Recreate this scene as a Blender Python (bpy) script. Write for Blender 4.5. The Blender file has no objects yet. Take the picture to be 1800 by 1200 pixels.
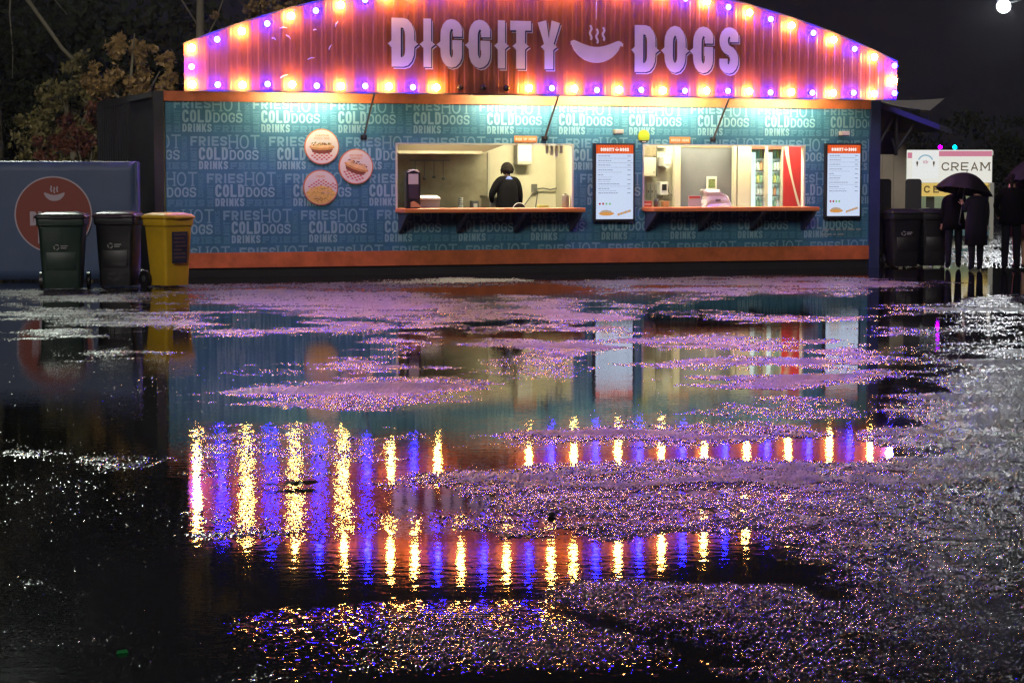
import bpy, bmesh, math, random
import numpy as np
from mathutils import Vector, Matrix

# ---------------------------------------------------------------- camera, world, exposure
SC = bpy.context.scene
COL = SC.collection
cam_data = bpy.data.cameras.new('camera')
cam_data.sensor_width = 36.0
cam_data.lens = 75.6
cam_data.clip_end = 2000.0
cam_data.clip_start = 0.1
cam = bpy.data.objects.new('camera', cam_data)
COL.objects.link(cam)
cam.location = (0, 0, 1.6)
cam.rotation_euler = (math.radians(90 - 4.327), 0, 0)
SC.camera = cam

world = bpy.data.worlds.new('World')
SC.world = world
world.use_nodes = True
wn = world.node_tree.nodes
wl = world.node_tree.links
wbg = wn['Background']
sky = wn.new('ShaderNodeTexSky')
sky.sky_type = 'NISHITA'
sky.sun_disc = False
sky.sun_elevation = math.radians(-4)
sky.sun_rotation = math.radians(180)
wmix = wn.new('ShaderNodeMix')
wmix.data_type = 'RGBA'
wmix.blend_type = 'ADD'
wmix.inputs[0].default_value = 1.0
wsc = wn.new('ShaderNodeMix')
wsc.data_type = 'RGBA'
wsc.blend_type = 'MULTIPLY'
wsc.inputs[0].default_value = 1.0
wsc.inputs[7].default_value = (0.05, 0.05, 0.05, 1)
wl.new(sky.outputs[0], wsc.inputs[6])
wl.new(wsc.outputs[2], wmix.inputs[6])
wmix.inputs[7].default_value = (0.0070, 0.0066, 0.0082, 1)      # town glow on low rain cloud
wl.new(wmix.outputs[2], wbg.inputs[0])
wbg.inputs[1].default_value = 1.0

sun_data = bpy.data.lights.new('sun', 'SUN')
sun_data.energy = 0.80                      # dim light of the fairground and low cloud behind the camera
sun_data.angle = math.radians(14)
sun_data.color = (1.0, 0.93, 0.86)
sun = bpy.data.objects.new('sun', sun_data)
COL.objects.link(sun)
sun.location = (-4, -6, 30)
sun.rotation_euler = (math.radians(66), 0, math.radians(-8))

SC.view_settings.view_transform = 'Standard'
SC.view_settings.look = 'None'
SC.view_settings.exposure = 0.0
SC.view_settings.gamma = 1.0
SC.cycles.use_denoising = True
SC.cycles.denoising_prefilter = 'NONE'
SC.cycles.max_bounces = 4
SC.cycles.volume_bounces = 0
SC.cycles.diffuse_bounces = 2
SC.cycles.glossy_bounces = 3
SC.cycles.sample_clamp_indirect = 4.0
SC.cycles.use_adaptive_sampling = True
SC.cycles.adaptive_threshold = 0.03
SC.cycles.use_light_tree = True
SC.cycles.caustics_reflective = False
SC.cycles.caustics_refractive = False

random.seed(7)
RNG = np.random.default_rng(11)
PI = math.pi

# ---------------------------------------------------------------- materials
MATS = {}


def mat(name, col, rough=0.6, metal=0.0, spec=0.5, emit=None, estr=0.0, bump=None, var=None, coat=0.0, ior=None):
    """principled material; bump=(scale, strength, distance), var=(scale, amount) breaks the colour up"""
    if name in MATS:
        return MATS[name]
    m = bpy.data.materials.new(name)
    m.use_nodes = True
    nt = m.node_tree
    b = nt.nodes['Principled BSDF']
    b.inputs['Base Color'].default_value = (*col, 1)
    b.inputs['Roughness'].default_value = rough
    b.inputs['Metallic'].default_value = metal
    b.inputs['Specular IOR Level'].default_value = spec
    if ior:
        b.inputs['IOR'].default_value = ior
    if coat:
        b.inputs['Coat Weight'].default_value = coat
        b.inputs['Coat Roughness'].default_value = 0.12
    if emit is not None:
        b.inputs['Emission Color'].default_value = (*emit, 1)
        b.inputs['Emission Strength'].default_value = estr
    tc = nt.nodes.new('ShaderNodeTexCoord')
    if var:
        n = nt.nodes.new('ShaderNodeTexNoise')
        n.inputs['Scale'].default_value = var[0]
        n.inputs['Detail'].default_value = 5
        n.inputs['Roughness'].default_value = 0.65
        nt.links.new(tc.outputs['Object'], n.inputs['Vector'])
        r = nt.nodes.new('ShaderNodeMapRange')
        r.inputs['From Min'].default_value = 0.3
        r.inputs['From Max'].default_value = 0.7
        r.inputs['To Min'].default_value = 1 - var[1]
        r.inputs['To Max'].default_value = 1 + var[1]
        nt.links.new(n.outputs['Fac'], r.inputs['Value'])
        h = nt.nodes.new('ShaderNodeHueSaturation')
        h.inputs['Color'].default_value = (*col, 1)
        nt.links.new(r.outputs[0], h.inputs['Value'])
        nt.links.new(h.outputs[0], b.inputs['Base Color'])
        r2 = nt.nodes.new('ShaderNodeMapRange')
        r2.inputs['To Min'].default_value = max(0.03, rough - 0.12)
        r2.inputs['To Max'].default_value = min(1, rough + 0.12)
        nt.links.new(n.outputs['Fac'], r2.inputs['Value'])
        nt.links.new(r2.outputs[0], b.inputs['Roughness'])
    if bump:
        n2 = nt.nodes.new('ShaderNodeTexNoise')
        n2.inputs['Scale'].default_value = bump[0]
        n2.inputs['Detail'].default_value = 3
        nt.links.new(tc.outputs['Object'], n2.inputs['Vector'])
        bp = nt.nodes.new('ShaderNodeBump')
        bp.inputs['Strength'].default_value = bump[1]
        bp.inputs['Distance'].default_value = bump[2]
        nt.links.new(n2.outputs['Fac'], bp.inputs['Height'])
        nt.links.new(bp.outputs[0], b.inputs['Normal'])
    MATS[name] = m
    return m


def glow(name, col, strength):
    if name in MATS:
        return MATS[name]
    m = bpy.data.materials.new(name)
    m.use_nodes = True
    nt = m.node_tree
    nt.nodes.remove(nt.nodes['Principled BSDF'])
    e = nt.nodes.new('ShaderNodeEmission')
    e.inputs[0].default_value = (*col, 1)
    e.inputs[1].default_value = strength
    nt.links.new(e.outputs[0], nt.nodes['Material Output'].inputs[0])
    MATS[name] = m
    return m


# ---------------------------------------------------------------- mesh building
class MB:
    def __init__(self):
        self.v, self.f, self.m = [], [], []
        self.smooth = False

    def face(self, pts, m=0):
        i = len(self.v)
        self.v += [tuple(p) for p in pts]
        self.f.append(tuple(range(i, i + len(pts))))
        self.m.append(m)
        return self

    def box(self, x0, x1, y0, y1, z0, z1, m=0):
        i = len(self.v)
        self.v += [(x, y, z) for z in (z0, z1) for y in (y0, y1) for x in (x0, x1)]
        for q in ((0, 2, 3, 1), (4, 5, 7, 6), (0, 1, 5, 4), (1, 3, 7, 5), (3, 2, 6, 7), (2, 0, 4, 6)):
            self.f.append(tuple(i + k for k in q))
            self.m.append(m)
        return self

    def prism(self, pts, y0, y1, m=0):
        """polygon in (x, z), counter-clockwise seen from -y, pushed from y0 to y1"""
        n = len(pts)
        i = len(self.v)
        self.v += [(p[0], y0, p[1]) for p in pts] + [(p[0], y1, p[1]) for p in pts]
        self.f.append(tuple(i + k for k in range(n)))
        self.f.append(tuple(i + n + k for k in reversed(range(n))))
        self.m += [m, m]
        for k in range(n):
            k2 = (k + 1) % n
            self.f.append((i + k2, i + k, i + n + k, i + n + k2))
            self.m.append(m)
        return self

    def tube(self, path, r, n=8, m=0, cap=True):
        path = [Vector(p) for p in path]
        rs = r if isinstance(r, (list, tuple)) else [r] * len(path)
        i = len(self.v)
        up = None
        for k, p in enumerate(path):
            a = path[max(0, k - 1)]
            b = path[min(len(path) - 1, k + 1)]
            d = (b - a)
            d = d.normalized() if d.length > 1e-9 else Vector((0, 0, 1))
            ref = Vector((0, 0, 1)) if abs(d.z) < 0.9 else Vector((1, 0, 0))
            if up is None:
                s = d.cross(ref).normalized()
            else:
                s = (up - d * up.dot(d))
                s = s.normalized() if s.length > 1e-6 else d.cross(ref).normalized()
            up = s
            t = d.cross(s)
            for j in range(n):
                a_ = 2 * PI * j / n
                self.v.append(tuple(p + (s * math.cos(a_) + t * math.sin(a_)) * rs[k]))
        for k in range(len(path) - 1):
            for j in range(n):
                j2 = (j + 1) % n
                self.f.append((i + k * n + j, i + k * n + j2, i + (k + 1) * n + j2, i + (k + 1) * n + j))
                self.m.append(m)
        if cap:
            self.f.append(tuple(i + j for j in reversed(range(n))))
            self.f.append(tuple(i + (len(path) - 1) * n + j for j in range(n)))
            self.m += [m, m]
        return self

    def loft(self, secs, m=0, cap=True):
        """closed rings with equal point counts, given as lists of 3d points"""
        i = len(self.v)
        n = len(secs[0])
        for s in secs:
            self.v += [tuple(p) for p in s]
        for k in range(len(secs) - 1):
            for j in range(n):
                j2 = (j + 1) % n
                self.f.append((i + k * n + j, i + k * n + j2, i + (k + 1) * n + j2, i + (k + 1) * n + j))
                self.m.append(m)
        if cap:
            self.f.append(tuple(i + j for j in reversed(range(n))))
            self.f.append(tuple(i + (len(secs) - 1) * n + j for j in range(n)))
            self.m += [m, m]
        return self

    def ball(self, c, r, seg=10, ring=6, m=0, sq=(1, 1, 1)):
        secs = []
        for k in range(1, ring):
            th = PI * k / ring
            secs.append([(c[0] + r * sq[0] * math.sin(th) * math.cos(2 * PI * j / seg), c[1] + r * sq[1] * math.sin(th) * math.sin(2 * PI * j / seg),
                          c[2] - r * sq[2] * math.cos(th)) for j in range(seg)])
        i = len(self.v)
        self.loft(secs, m, cap=False)
        b = len(self.v)
        self.v += [(c[0], c[1], c[2] - r * sq[2]), (c[0], c[1], c[2] + r * sq[2])]
        for j in range(seg):
            j2 = (j + 1) % seg
            self.f.append((b, i + j2, i + j))
            self.f.append((b + 1, i + (ring - 2) * seg + j, i + (ring - 2) * seg + j2))
            self.m += [m, m]
        return self

    def disc(self, c, r, y0, y1, n=40, m=0, sx=1.0, sz=1.0):
        pts = [(c[0] + r * sx * math.cos(2 * PI * k / n), c[1] + r * sz * math.sin(2 * PI * k / n)) for k in range(n)]
        return self.prism(pts, y0, y1, m)

    def mesh(self, name, mats, smooth=False):
        me = bpy.data.meshes.new(name)
        me.from_pydata(self.v, [], self.f)
        for q in (mats if isinstance(mats, (list, tuple)) else [mats]):
            me.materials.append(q)
        if max(self.m, default=0) > 0:
            me.polygons.foreach_set('material_index', self.m)
        if smooth:
            me.polygons.foreach_set('use_smooth', [True] * len(self.f))
        me.update()
        return me

    def build(self, name, mats, parent=None, smooth=False, loc=None, rot=None):
        o = bpy.data.objects.new(name, self.mesh(name, mats, smooth))
        COL.objects.link(o)
        o.parent = parent
        if loc is not None:
            o.location = loc
        if rot is not None:
            o.rotation_euler = rot
        return o


def put(name, me, parent=None, loc=(0, 0, 0), rot=(0, 0, 0), scale=None):
    o = bpy.data.objects.new(name, me)
    COL.objects.link(o)
    o.parent = parent
    o.location = loc
    o.rotation_euler = rot
    if scale:
        o.scale = scale
    return o


def bevel(o, w=0.008, seg=2):
    b = o.modifiers.new('bevel', 'BEVEL')
    b.width = w
    b.segments = seg
    b.limit_method = 'ANGLE'
    return o


def tag(o, label, cat=None, group=None, kind=None):
    if label:
        o['label'] = label
    if cat:
        o['category'] = cat
    if group:
        o['group'] = group
    if kind:
        o['kind'] = kind
    return o


def thing(name, label, cat, loc, rz=0.0, group=None):
    e = bpy.data.objects.new(name, None)
    COL.objects.link(e)
    e.empty_display_size = 0.2
    e.location = loc
    e.rotation_euler = (0, 0, rz)
    return tag(e, label, cat, group)


def rrect(hx, hy, r, z, cx=0.0, cy=0.0, n=4):
    pts = []
    for qx, qy, a0 in ((1, 1, 0), (-1, 1, PI / 2), (-1, -1, PI), (1, -1, 3 * PI / 2)):
        for k in range(n + 1):
            a = a0 + (PI / 2) * k / n
            pts.append((cx + qx * (hx - r) + r * math.cos(a), cy + qy * (hy - r) + r * math.sin(a), z))
    return pts


# ---------------------------------------------------------------- stroke lettering
def soften(pts, r, closed):
    out = []
    n = len(pts)
    for k in range(n):
        p = Vector(pts[k][:2])
        rr = pts[k][2] * r if len(pts[k]) > 2 else 0.0
        if rr <= 0 or (not closed and k in (0, n - 1)):
            out.append(p)
            continue
        a = Vector(pts[(k - 1) % n][:2])
        b = Vector(pts[(k + 1) % n][:2])
        da, db = (a - p), (b - p)
        ra = min(rr, da.length * 0.5)
        rb = min(rr, db.length * 0.5)
        p0, p1 = p + da.normalized() * ra, p + db.normalized() * rb
        for j in range(5):
            t = j / 4
            # conic close to a quarter ellipse
            w = 0.7071
            d = (1 - t) ** 2 + 2 * w * t * (1 - t) + t * t
            out.append((p0 * (1 - t) ** 2 + p * (2 * w * t * (1 - t)) + p1 * t * t) / d)
    clean = [out[0]]
    for q in out[1:]:
        if (q - clean[-1]).length > 1e-5:
            clean.append(q)
    return clean


def glyph(ch, w, h, t):
    """polylines (points, closed) of a capital or digit in a w x h box; third value of a point rounds the corner"""
    a = t / 2
    x0, x1, y0, y1, xm, ym = a, w - a, a, h - a, w / 2, h / 2
    C = 1
    if ch in 'O0':
        return [([(x0, y0, C), (x1, y0, C), (x1, y1, C), (x0, y1, C)], True)]
    if ch == 'Q':
        return [([(x0, y0, C), (x1, y0, C), (x1, y1, C), (x0, y1, C)], True), ([(xm, h * .25), (w, 0)], False)]
    if ch == 'C':
        return [([(x1, h * .66), (x1, y1, C), (x0, y1, C), (x0, y0, C), (x1, y0, C), (x1, h * .34)], False)]
    if ch == 'G':
        return [([(x1, h * .64), (x1, y1, C), (x0, y1, C), (x0, y0, C), (x1, y0, C), (x1, h * .47), (w * .55, h * .47)], False)]
    if ch == 'D':
        return [([(x0, y0), (x1, y0, C), (x1, y1, C), (x0, y1)], True)]
    if ch == 'S':
        return [([(x1, h * .68), (x1, y1, C), (x0, y1, C), (x0, ym + t * .1, C), (x1, ym - t * .1, C), (x1, y0, C), (x0, y0, C), (x0, h * .32)], False)]
    if ch in 'I1':
        return [([(xm, 0), (xm, h)], False)]
    if ch == 'T':
        return [([(0, y1), (w, y1)], False), ([(xm, 0), (xm, h - t)], False)]
    if ch == 'H':
        return [([(x0, 0), (x0, h)], False), ([(x1, 0), (x1, h)], False), ([(t, ym), (w - t, ym)], False)]
    if ch == 'L':
        return [([(x0, h), (x0, y0), (w, y0)], False)]
    if ch == 'E':
        return [([(w, y1), (x0, y1), (x0, y0), (w, y0)], False), ([(t, ym), (w * .88, ym)], False)]
    if ch == 'F':
        return [([(w, y1), (x0, y1), (x0, 0)], False), ([(t, h * .48), (w * .85, h * .48)], False)]
    if ch == 'R':
        return [([(x0, 0), (x0, y1), (x1, y1, C), (x1, h * .45, C), (t, h * .45)], False), ([(xm, h * .45 - a), (x1, 0)], False)]
    if ch == 'P':
        return [([(x0, 0), (x0, y1), (x1, y1, C), (x1, h * .42, C), (t, h * .42)], False)]
    if ch == 'B':
        return [([(x0, y0), (x1, y0, C), (x1, ym, C), (t, ym)], False), ([(x0, 0), (x0, y1), (x1 - a * .5, y1, C), (x1 - a * .5, ym + a, C)], False)]
    if ch == 'U':
        return [([(x0, h), (x0, y0, C), (x1, y0, C), (x1, h)], False)]
    if ch == 'J':
        return [([(x1, h), (x1, y0, C), (x0, y0, C), (x0, h * .3)], False)]
    if ch == 'N':
        return [([(x0, 0), (x0, h)], False), ([(x1, 0), (x1, h)], False), ([(x0 + a * .9, y1 - a * .6), (x1 - a * .9, y0 + a * .6)], False)]
    if ch == 'M':
        return [([(x0, 0), (x0, h)], False), ([(x1, 0), (x1, h)], False), ([(x0 + a * .7, y1), (xm, h * .3), (x1 - a * .7, y1)], False)]
    if ch == 'W':
        return [([(a, h), (w * .28, y0), (xm, h * .7), (w * .72, y0), (w - a, h)], False)]
    if ch == 'K':
        return [([(x0, 0), (x0, h)], False), ([(w - a * .6, h), (t, h * .45)], False), ([(w * .42, h * .56), (w - a * .6, 0)], False)]
    if ch == 'A':
        return [([(a, 0), (xm, y1), (w - a, 0)], False), ([(w * .28, h * .3), (w * .72, h * .3)], False)]
    if ch == 'V':
        return [([(a, h), (xm, y0), (w - a, h)], False)]
    if ch == 'Y':
        return [([(a, h), (xm, h * .42), (w - a, h)], False), ([(xm, 0), (xm, h * .42)], False)]
    if ch == 'X':
        return [([(a, 0), (w - a, h)], False), ([(a, h), (w - a, 0)], False)]
    if ch in 'Z27':
        return [([(0, y1), (x1, y1), (x0, y0), (w, y0)], False)]
    return []


def stroke(pts, closed, t):
    n = len(pts)
    L, Rr = [], []
    for k in range(n):
        p = pts[k]
        a = pts[(k - 1) % n] if (closed or k > 0) else None
        b = pts[(k + 1) % n] if (closed or k < n - 1) else None
        d0 = (p - a).normalized() if a is not None else None
        d1 = (b - p).normalized() if b is not None else None
        d0 = d0 or d1
        d1 = d1 or d0
        n0, n1 = Vector((-d0.y, d0.x)), Vector((-d1.y, d1.x))
        mm = n0 + n1
        mm = mm.normalized() if mm.length > 1e-6 else n0
        s = t / 2 / max(0.45, mm.dot(n0))
        L.append(p + mm * s)
        Rr.append(p - mm * s)
    qs = []
    for k in range(n if closed else n - 1):
        k2 = (k + 1) % n
        qs.append([Rr[k], Rr[k2], L[k2], L[k]])
    return qs


def word_quads(text, x, z, w, h, t, gap=0.18, slab=False, rot=False, rd=0.5, narrow_i=0.45):
    """convex quads in (x, z) for a word fitted into a w x h box whose lower left corner is (x, z)"""
    units = [narrow_i if c in 'I1' else (1.25 if c in 'MW' else (0.6 if c == ' ' else 1.0)) for c in text]
    gw = w / (sum(units) + gap * (len(text) - 1))
    out = []
    cx = 0.0
    layer = 0
    for c, u in zip(text, units):
        cw = gw * u
        if c != ' ':
            for pts, closed in glyph(c, cw, h, t):
                sp = soften(pts, rd * min(cw, h), closed)
                for q in stroke(sp, closed, t):
                    out.append((layer, [Vector((cx + p.x, p.y)) for p in q]))
                layer += 1
                if slab and not closed:
                    for e, o_ in ((pts[0], pts[1]), (pts[-1], pts[-2])):
                        if abs(e[0] - o_[0]) < cw * .3 and abs(e[1] - o_[1]) > h * .2 and (e[1] < h * .02 or e[1] > h * .98):
                            zz = t * .3 if e[1] < h * .5 else h - t * .3
                            out.append((layer, [Vector((cx + e[0] - t * 1.25, zz - t * .3)), Vector((cx + e[0] + t * 1.25, zz - t * .3)),
                                                Vector((cx + e[0] + t * 1.25, zz + t * .3)), Vector((cx + e[0] - t * 1.25, zz + t * .3))]))
                            layer += 1
        cx += cw + gw * gap
    res = []
    for l, q in out:
        if rot:
            q = [Vector((h - p.y, p.x)) for p in q]
        res.append((l, [(x + p.x, z + p.y) for p in q]))
    return res


def clip_half(poly, ax, lim, keep_less):
    out = []
    n = len(poly)
    for k in range(n):
        p, q = poly[k], poly[(k + 1) % n]
        ip = (p[ax] <= lim) == keep_less or p[ax] == lim
        iq = (q[ax] <= lim) == keep_less or q[ax] == lim
        if ip:
            out.append(p)
        if ip != iq:
            s = (lim - p[ax]) / (q[ax] - p[ax])
            out.append((p[0] + (q[0] - p[0]) * s, p[1] + (q[1] - p[1]) * s))
    return out if len(out) >= 3 else []


def clip_in(poly, x0, x1, z0, z1):
    for ax, lim, less in ((0, x1, True), (0, x0, False), (1, z1, True), (1, z0, False)):
        poly = clip_half(poly, ax, lim, less) if poly else []
    return poly


def clip_out(poly, x0, x1, z0, z1):
    """parts of a convex polygon outside a rectangle"""
    parts = []
    rest = poly
    for ax, lim, less in ((0, x0, True), (0, x1, False), (1, z0, True), (1, z1, False)):
        if not rest:
            break
        a = clip_half(rest, ax, lim, less)
        if a:
            parts.append(a)
        rest = clip_half(rest, ax, lim, not less)
    return parts


def print_word(mb, text, x, z, w, h, t, y, m=0, **kw):
    for l, q in word_quads(text, x, z, w, h, t, **kw):
        mb.face([(p[0], y - l * 0.00025, p[1]) for p in q], m)


# ---------------------------------------------------------------- the wall frame of the stall: u along the front, y into it, z up
ORIGIN = Vector((-5.584, 34.637, 0))
ANG = math.atan2(0.32665, 0.94515)
TU = Vector((math.cos(ANG), math.sin(ANG), 0))
NU = Vector((math.sin(ANG), -math.cos(ANG), 0))


def at_wall(u, d, z):
    return ORIGIN + TU * u + NU * d + Vector((0, 0, z))


def wall_thing(name, label, cat, u, d, z, group=None, turn=0.0):
    return thing(name, label, cat, at_wall(u, d, z), ANG + turn, group)

# ---------------------------------------------------------------- ground: broken wet asphalt standing out of shallow water
ROUGH_PATCHES = [[(0.0,33.12),(1.83,34.64),(3.75,35.45),(5.56,35.04),(6.7,33.3),(5.84,31.07),(4.5,29.26),(4.13,29.99),(3.43,30.14),(2.54,28.17),(1.99,27.78),(1.71,29.26),(1.15,31.07)],[(-2.67,33.67),(-0.93,35.04),(0.28,34.64),(0.71,33.3),(0.0,32.06),(-0.84,31.73),(-1.74,31.23),(-2.49,31.4)],[(-5.52,32.06),(-4.19,32.94),(-2.63,33.12),(-1.09,30.91),(-0.64,29.12),(-0.33,27.91),(0.13,24.91),(0.0,24.21),(-0.52,23.83),(-0.88,23.73),(-1.39,24.21),(-1.7,24.61),(-2.24,24.81),(-2.88,25.87),(-3.55,26.79),(-4.27,28.3),(-5.06,29.41)],[(-0.36,28.84),(0.0,29.55),(0.52,29.26),(1.09,28.04),(1.04,26.21),(0.56,25.33),(0.22,25.22),(-0.03,25.98)],[(-7.33,30.76),(-6.48,31.4),(-5.38,31.73),(-4.32,29.41),(-4.42,27.78),(-5.55,27.91),(-6.75,28.3)],[(-6.65,27.91),(-5.3,26.67),(-4.26,26.33),(-3.63,25.33),(-2.9,23.27),(-3.63,22.83),(-4.46,23.36),(-5.82,24.41)],[(-5.37,22.49),(-4.85,23.45),(-4.15,22.66),(-4.2,21.68),(-5.05,21.15)],[(-3.44,22.58),(-2.72,22.83),(-1.78,22.41),(-1.73,21.68),(-2.6,21.76),(-3.31,21.92)],[(-2.82,22.66),(-2.08,23.1),(-2.14,24.41),(-1.66,24.02),(-1.23,23.18),(-1.5,21.76),(-1.96,21.76)],[(-1.3,23.36),(-0.68,23.45),(-0.44,22.32),(-0.81,21.76),(-1.18,22.16)],[(-4.18,19.44),(-3.64,20.15),(-3.11,20.02),(-3.29,19.07),(-3.81,18.89)],[(0.33,25.12),(0.97,25.54),(1.3,24.61),(0.89,22.92),(0.4,22.66),(0.0,22.24),(-0.5,21.84),(-0.57,22.75),(-0.11,23.45)],[(-1.63,21.37),(-1.27,21.68),(-0.82,21.22),(-0.83,19.37),(-1.07,19.13),(-1.33,19.31)],[(-0.77,20.78),(-0.57,21.37),(0.28,21.45),(0.84,21.0),(0.77,20.02),(0.41,19.19),(0.1,19.63),(-0.27,20.36)],[(-1.69,18.48),(-1.41,19.01),(-1.05,18.77),(-0.77,18.15),(-1.0,17.87),(-1.42,17.77)],[(-2.25,16.14),(-1.74,16.41),(-1.53,16.92),(-0.92,17.31),(-0.51,17.31),(-0.22,16.5),(-0.43,16.06),(-0.23,15.64),(-0.4,15.12),(-0.71,14.9),(-1.33,14.75),(-1.86,14.86),(-2.07,15.44),(-1.94,15.84)],[(0.52,21.76),(1.18,22.24),(2.05,22.08),(3.06,21.0),(2.69,20.29),(2.13,20.09),(1.63,20.43),(1.0,21.0)],[(1.23,18.54),(1.73,19.19),(2.48,19.5),(3.08,19.31),(3.1,18.54),(2.4,18.09),(1.9,17.87),(1.43,17.98)],[(1.37,17.16),(2.02,17.66),(2.6,17.82),(3.07,18.09),(3.51,17.87),(2.94,16.78),(2.4,16.45),(1.97,16.45),(1.6,16.73)],[(2.88,20.29),(3.32,20.85),(3.33,19.89),(3.58,19.01),(3.24,18.48),(2.76,18.89)],[(3.72,23.01),(4.39,23.64),(4.52,22.41),(3.81,21.76)],[(-0.42,13.13),(0.0,13.7),(0.37,14.02),(0.94,14.09),(1.51,14.16),(1.93,13.96),(2.1,13.52),(1.89,13.13),(1.37,12.9),(0.86,12.85),(0.34,12.9),(0.0,12.71),(-0.24,12.85)],[(-0.83,11.6),(-0.44,11.85),(0.0,11.9),(0.64,12.07),(1.31,12.27),(1.74,12.12),(2.01,11.78),(2.18,13.22),(2.52,14.33),(2.4,15.05),(2.82,16.06),(3.38,16.96),(3.74,18.54),(4.77,21.15),(5.95,23.64),(7.83,24.61),(2.37,6.31),(0.85,6.31),(0.78,6.74),(0.67,7.15),(0.5,7.52),(0.3,7.87),(0.14,8.12),(0.11,8.3),(0.23,8.42),(0.52,8.47),(0.91,8.49),(1.13,8.45),(1.14,8.12),(1.34,8.01),(1.34,8.33),(1.16,8.49),(1.23,9.27),(0.91,9.44),(0.53,9.52),(0.21,9.98),(-0.08,10.61),(-0.32,11.04),(-0.63,11.21)],[(1.05,28.3),(1.6,27.53),(1.98,26.67),(1.5,25.76),(1.11,26.1)],[(1.74,26.21),(2.42,26.1),(2.91,25.54),(3.62,24.81),(4.28,25.22),(3.65,23.73),(2.72,23.83),(2.09,24.61)],[(4.52,26.67),(6.05,28.57),(7.55,29.99),(6.6,26.21),(5.58,25.65),(4.68,25.22)]]
THIN_FILM_PATCHES = [[(-2.46,17.66),(-2.19,18.31),(-1.7,18.83),(-1.48,18.54),(-1.59,17.61),(-2.06,17.26)],[(-2.11,13.77),(-1.69,14.09),(-1.12,13.99),(-0.81,13.22),(-0.66,12.39),(-0.81,11.62),(-0.76,10.98),(-0.63,10.26),(-0.88,9.67),(-1.25,9.37),(-1.4,9.22),(-1.74,11.23)],[(-0.97,13.99),(-0.51,13.77),(-0.35,13.07),(-0.67,12.66)],[(-3.15,13.16),(-2.67,12.85),(-2.34,12.55),(-1.88,12.39),(-0.97,12.09),(-0.82,11.85),(-1.81,11.95),(-2.2,11.62),(-2.61,12.24),(-2.96,12.34)],[(-2.11,10.86),(-1.92,11.23),(-1.71,11.27),(-1.62,10.63),(-1.88,10.53)],[(-1.68,8.25),(-1.48,8.25),(-1.47,8.15),(-1.66,8.17)],[(-2.02,8.37),(-1.91,8.49),(-1.83,8.03),(-1.87,7.77)],[(-1.16,7.6),(-1.05,7.82),(-0.71,7.75),(-0.53,7.92),(0.11,7.99),(0.29,7.82),(0.6,7.43),(0.75,7.07),(0.66,7.0),(0.37,6.85),(0.0,6.84),(-0.37,6.81),(-0.87,6.71),(-0.94,6.98),(-0.65,7.15),(-0.56,7.41),(-0.81,7.56)],[(4.57,24.61),(7.98,30.14),(3.95,14.86),(3.12,15.64),(3.2,18.26),(3.47,20.43),(4.19,21.92)],[(0.57,14.33),(1.21,15.16),(1.67,15.72),(2.48,16.06),(2.72,15.05),(2.3,13.52),(2.17,14.09),(1.52,14.29)],[(-1.79,8.94),(-1.6,9.37),(-1.58,9.27),(-1.71,8.88)],[(-0.3,19.01),(0.3,18.89),(0.66,17.87),(0.45,16.96),(-0.09,17.16)],[(-0.79,11.44),(-0.42,11.23),(0.0,10.26),(0.26,9.75),(0.15,9.52),(-0.37,9.83),(-0.68,10.26)]]
CRACKS = [([(1.03,9.37),(1.4,9.67),(1.6,10.0),(1.79,10.17),(2.13,10.78),(2.33,10.9)],0.014),([(1.11,9.92),(1.39,10.44),(1.75,10.92),(1.98,11.23)],0.014),([(1.22,7.23),(1.3,7.24),(1.35,7.31),(1.47,7.39)],0.012),([(-1.69,12.66),(-1.3,12.24),(-0.83,11.95)],0.02),([(0.28,10.63),(0.72,10.82),(1.18,11.06)],0.02)]
RUFFLED_WATER = [([(-2.2,14.22),(-1.0,14.4),(-0.67,12.66),(-0.71,11.02),(-0.47,9.75),(-0.84,9.27),(-1.38,9.04)],0.03),([(-1.23,7.87),(-0.54,8.05),(0.17,8.14),(0.41,7.72),(0.77,7.0),(0.53,6.56),(-0.92,6.56)],0.055),([(-0.59,10.53),(0.27,10.17),(0.28,9.6),(-0.51,9.52)],0.022),([(-3.17,13.22),(-1.92,12.66),(-1.42,9.29),(-1.39,8.49),(-1.11,6.56),(-1.87,6.31),(-3.87,13.22)],0.014)]
RUNNING_WATER = [[(-0.5,7.77),(-0.34,7.95),(0.0,7.92),(-0.04,7.52),(-0.11,7.03),(-0.38,7.03),(-0.42,7.52)]]
SCATTERED_STONES = [[(-3.13,13.07),(-2.31,12.39),(-1.77,11.67),(-1.4,9.29),(-1.36,8.49),(-1.25,7.52),(-1.06,6.59),(-1.87,6.31),(-3.83,13.07)],[(-3.65,21.15),(-2.36,18.54),(-2.15,14.16),(-3.24,15.64)]]
HIGH_GROUND = [[(2.99,16.06),(3.82,17.98),(5.77,19.76),(3.29,10.26),(2.19,10.26),(2.31,12.39)]]



def lattice_noise(x, y, seed):
    xi, yi = np.floor(x).astype(np.int64), np.floor(y).astype(np.int64)
    fx, fy = x - xi, y - yi
    fx, fy = fx * fx * (3 - 2 * fx), fy * fy * (3 - 2 * fy)

    def hsh(a, b):
        n = (a * 374761393 + b * 668265263 + seed * 1442695041) & 0x7fffffff
        n = ((n ^ (n >> 13)) * 1274126177) & 0x7fffffff
        return ((n ^ (n >> 16)) & 0xffff) / 32767.5 - 1.0
    return (hsh(xi, yi) * (1 - fx) + hsh(xi + 1, yi) * fx) * (1 - fy) + (hsh(xi, yi + 1) * (1 - fx) + hsh(xi + 1, yi + 1) * fx) * fy


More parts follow.
